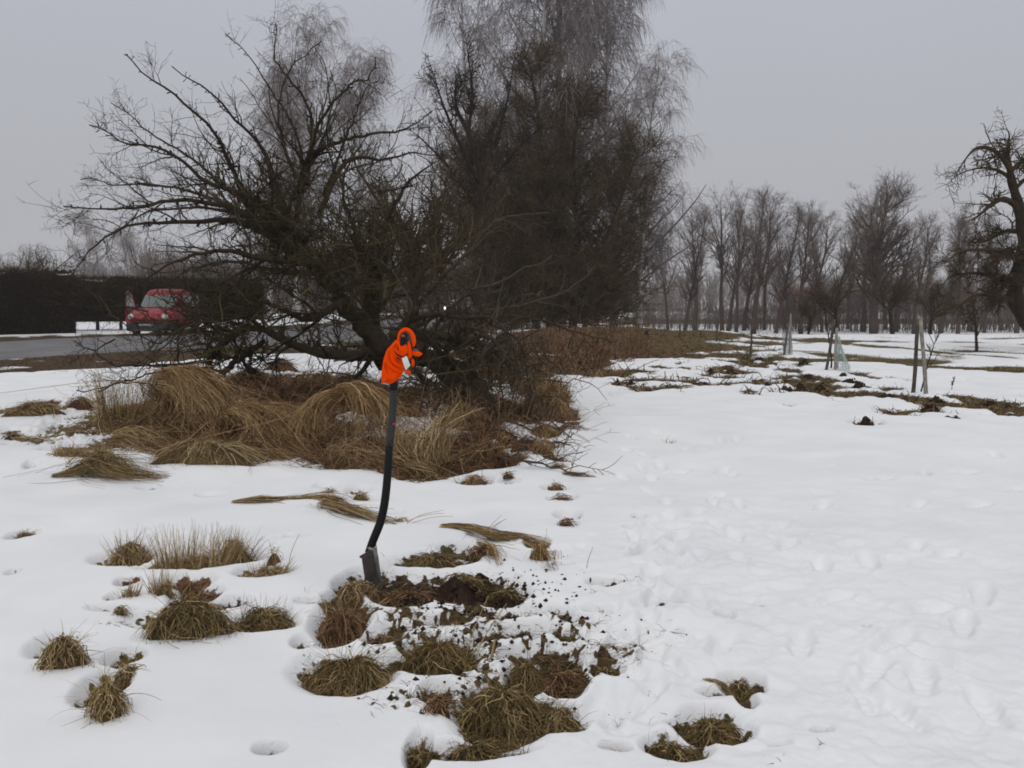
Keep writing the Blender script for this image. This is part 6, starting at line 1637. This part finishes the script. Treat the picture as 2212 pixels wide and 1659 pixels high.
def van():
    x, y, z = at(322, 34.2)
    root = thing('red_van', 'red small van parked beyond the road with its front side door open', 'van', (x, y, z + .02))
    root.rotation_euler = (0, 0, radians(2))
    lower = MB()
    secs = [(-.02, .40, .62, .70, .66), (.03, .32, .60, .80, .76), (.12, .28, .62, .86, .81), (.35, .26, .66, .95, .83), (.70, .26, .70, 1.03, .835), (1.0, .26, .72, 1.08, .84), (1.6, .25, .72, 1.08, .84), (3.6, .25, .72, 1.08, .835), (3.92, .28, .72, 1.06, .82), (4.0, .35, .70, 1.0, .78)]
    R = []
    for (yy, zb, zm, zt, w) in secs:
        half = [(0, zb), (w * .86, zb), (w * .97, zb + .08), (w, zm - .1), (w, zm), (w * .975, zt - .12), (w * .90, zt - .03), (w * .6, zt), (0, zt + .012)]
        full_ = half + [(-a, b) for a, b in half[::-1][1:-1]]
        R.append([(a, yy, b) for a, b in full_])
    lower.loft(np.array(R), .5)
    lower.obj('body', M['red'], root, True)
    G_ = [(1.00, .92, 3.985, .80), (1.12, 1.00, 3.98, .795), (1.35, 1.22, 3.96, .765), (1.58, 1.45, 3.93, .73), (1.70, 1.60, 3.90, .70), (1.78, 1.78, 3.84, .64), (1.825, 2.1, 3.7, .50), (1.835, 2.5, 3.4, .25)]
    MB().loft(np.array([rrect(a, b, w, zz) for zz, a, b, w in G_]), .5).obj('roof', M['red'], root, True)
    def fy(zz): return np.interp(zz, [g[0] for g in G_], [g[1] for g in G_])
    def wx(zz): return np.interp(zz, [g[0] for g in G_], [g[3] for g in G_])
    # windscreen, a curved sheet proud of the front
    def sheet(fn, n=8, m=6):
        V = np.array([fn(i / (n - 1), j / (m - 1)) for j in range(m) for i in range(n)]); idx = np.arange(n * m).reshape(m, n)
        Q = np.stack([idx[:-1, :-1], idx[:-1, 1:], idx[1:, 1:], idx[1:, :-1]], -1).reshape(-1, 4)
        return MB().add(V, Q)
    def ws(u, v):
        zz = 1.10 + .48 * v; w = wx(zz) * .86 * (2 * u - 1)
        return (w, fy(zz) - .035 + .10 * (abs(2 * u - 1)) ** 3, zz)
    sheet(ws).obj('windscreen', M['glass'], root, True)
    for s in (-1, 1):
        for (a, b, lab) in ((1.55, 2.25, ''), (2.4, 3.15, ''), (3.25, 3.8, '')):
            def sw(u, v, a=a, b=b, s=s):
                zz = 1.12 + .44 * v; a2 = a + (.28 * v if a < 1.6 else 0)
                return (s * (wx(zz) + .012), a2 + (b - a2) * u, zz)
            sheet(sw).obj('side_window', M['glass'], root, True)
        # wheel arches and wheels
        for yy in (.78, 3.25): wheel(root, s * .755, yy)
        # headlight: upright oval
        t = np.linspace(0, pi, 8); S = 20; q = np.arange(S) * 2 * pi / S
        R = [[(s * .64 + cos(a) * .125 * sin(k) , .045 - .075 * cos(k) * -1 - .11 * (cos(k) > -2) * (0.5 - 0.5 * cos(k)), .735 + sin(a) * .115 * sin(k)) for a in q] for k in np.linspace(.05, pi - .05, 8)]
        MB().loft(np.array(R), .5).obj('headlight', M['lamp_glass'], root, True)
        MB().box((s * .92, 1.25, 1.13), (.09, .05, .085), top=(.8, .8)).obj('mirror', M['red'] if s > 0 else M['bumper'], root)
    for s in (-1, 1): MB().box((s * .2, -.028, .62), (.15, .02, .035)).obj('grille', M['bumper'], root)
    R = []
    for (yy, w) in ((-.09, .60), (-.10, .70), (-.06, .80), (.05, .86), (.25, .865)):
        R.append([(w, yy, .22), (w, yy, .50), (w * .96, yy, .535), (-w * .96, yy, .535), (-w, yy, .50), (-w, yy, .22), (-w * .9, yy, .18), (w * .9, yy, .18)])
    MB().loft(np.array(R), .5).obj('bumper', M['bumper'], root)
    MB().box((-.05, -.112, .42), (.26, .008, .055)).obj('licence_plate', M['plate'], root)
    # open front door on the far-left side of the picture
    hx, hy, an = -.84, 1.02, radians(42)
    u = np.array([-sin(an), cos(an), 0]); nn = np.array([cos(an), sin(an), 0])
    def D(a, zz, o=0.0): return np.array([hx, hy, 0]) + u * a + nn * o + [0, 0, zz]
    out = [(0, .38), (.95, .38), (1.02, .7), (1.02, 1.06), (0, 1.06)]
    mb = MB(); n = len(out)
    V = [D(a, b, .03) for a, b in out] + [D(a, b, -.04) for a, b in out]
    mb.add(V, [(i, (i + 1) % n, (i + 1) % n + n, i + n) for i in range(n)], [(0, 1, 2), (0, 2, 3), (0, 3, 4), (n + 2, n + 1, n), (n + 3, n + 2, n), (n + 4, n + 3, n)])
    dr = mb.obj('door', M['red'], root)
    fr = resample([(*D(.05, 1.05), .028), (*D(.22, 1.35), .028), (*D(.42, 1.62), .028), (*D(.55, 1.69), .03), (*D(.85, 1.70), .03), (*D(.96, 1.62), .028), (*D(1.0, 1.06), .028)], 26)
    MB().tubes(fr[None, :, :3], fr[None, :, 3], 6).obj('window_frame', M['red'], dr, True)
    MB().add([D(.12, 1.07), D(.98, 1.07), D(.93, 1.62), D(.55, 1.66), D(.32, 1.45)], None, [(0, 1, 2), (0, 2, 3), (0, 3, 4)]).obj('window', M['glass'], dr)
van()
def far_car():
    x, y, z = at(975, 84)
    root = thing('far_car', 'distant dark car with one lit headlight on the road behind the branches', 'car', (x, y, z + .03))
    root.rotation_euler = (0, 0, radians(-6))
    R = []
    for (yy, zb, zm, zt, w) in [(-.02, .35, .5, .62, .7), (.1, .25, .55, .75, .85), (.9, .22, .6, .92, .88), (1.3, .22, .6, .95, .89), (3.6, .22, .6, .95, .89), (4.3, .3, .6, .95, .84), (4.4, .4, .6, .85, .8)]:
        half = [(0, zb), (w * .9, zb), (w, zm), (w * .96, zt - .06), (w * .8, zt), (0, zt + .01)]
        R.append([(a, yy, b) for a, b in half + [(-a, b) for a, b in half[::-1][1:-1]]])
    MB().loft(np.array(R), .5).obj('body', M['dark_car'], root, True)
    MB().loft(np.array([rrect(1.1, 4.2, .82, .92), rrect(1.7, 3.8, .68, 1.35), rrect(2.0, 3.5, .55, 1.44)]), .5).obj('cabin', M['glass'], root, True)
    for s in (-1, 1):
        for yy in (.8, 3.5): wheel(root, s * .78, yy, .31)
        m, t, b = new_mat('headlamp_lit')
        b.inputs['Emission Color'].default_value = (1, .86, .62, 1); b.inputs['Emission Strength'].default_value = 3.5
        q = np.arange(14) * 2 * pi / 14
        rr = .125 if s < 0 else .10
        MB().loft(np.array([[(s * .6 + cos(a) * k * rr, -.05 + dy, .66 + sin(a) * k * rr) for a in q] for k, dy in ((.3, -.03), (.9, -.01), (1, .05))]), .5).obj('headlight', m if s < 0 else M['lamp_glass'], root, True)
far_car()

# ---------------------------------------------------------------- the damp air
def haze():
    m = bpy.data.materials.new('haze'); m.use_nodes = True
    t = m.node_tree; t.nodes.clear()
    out = t.nodes.new('ShaderNodeOutputMaterial'); v = t.nodes.new('ShaderNodeVolumePrincipled')
    v.inputs['Color'].default_value = (0.90, 0.88, 0.90, 1); v.inputs['Density'].default_value = HAZE; v.inputs['Anisotropy'].default_value = 0.2
    t.links.new(v.outputs[0], out.inputs['Volume'])
    mb = MB().box((0, 0, 15.2), (560, 560, 18.2))
    o = mb.obj('haze', m); tag(o, 'thin grey winter haze over the field', None, None, 'stuff')
HAZE = 0.0006
haze()
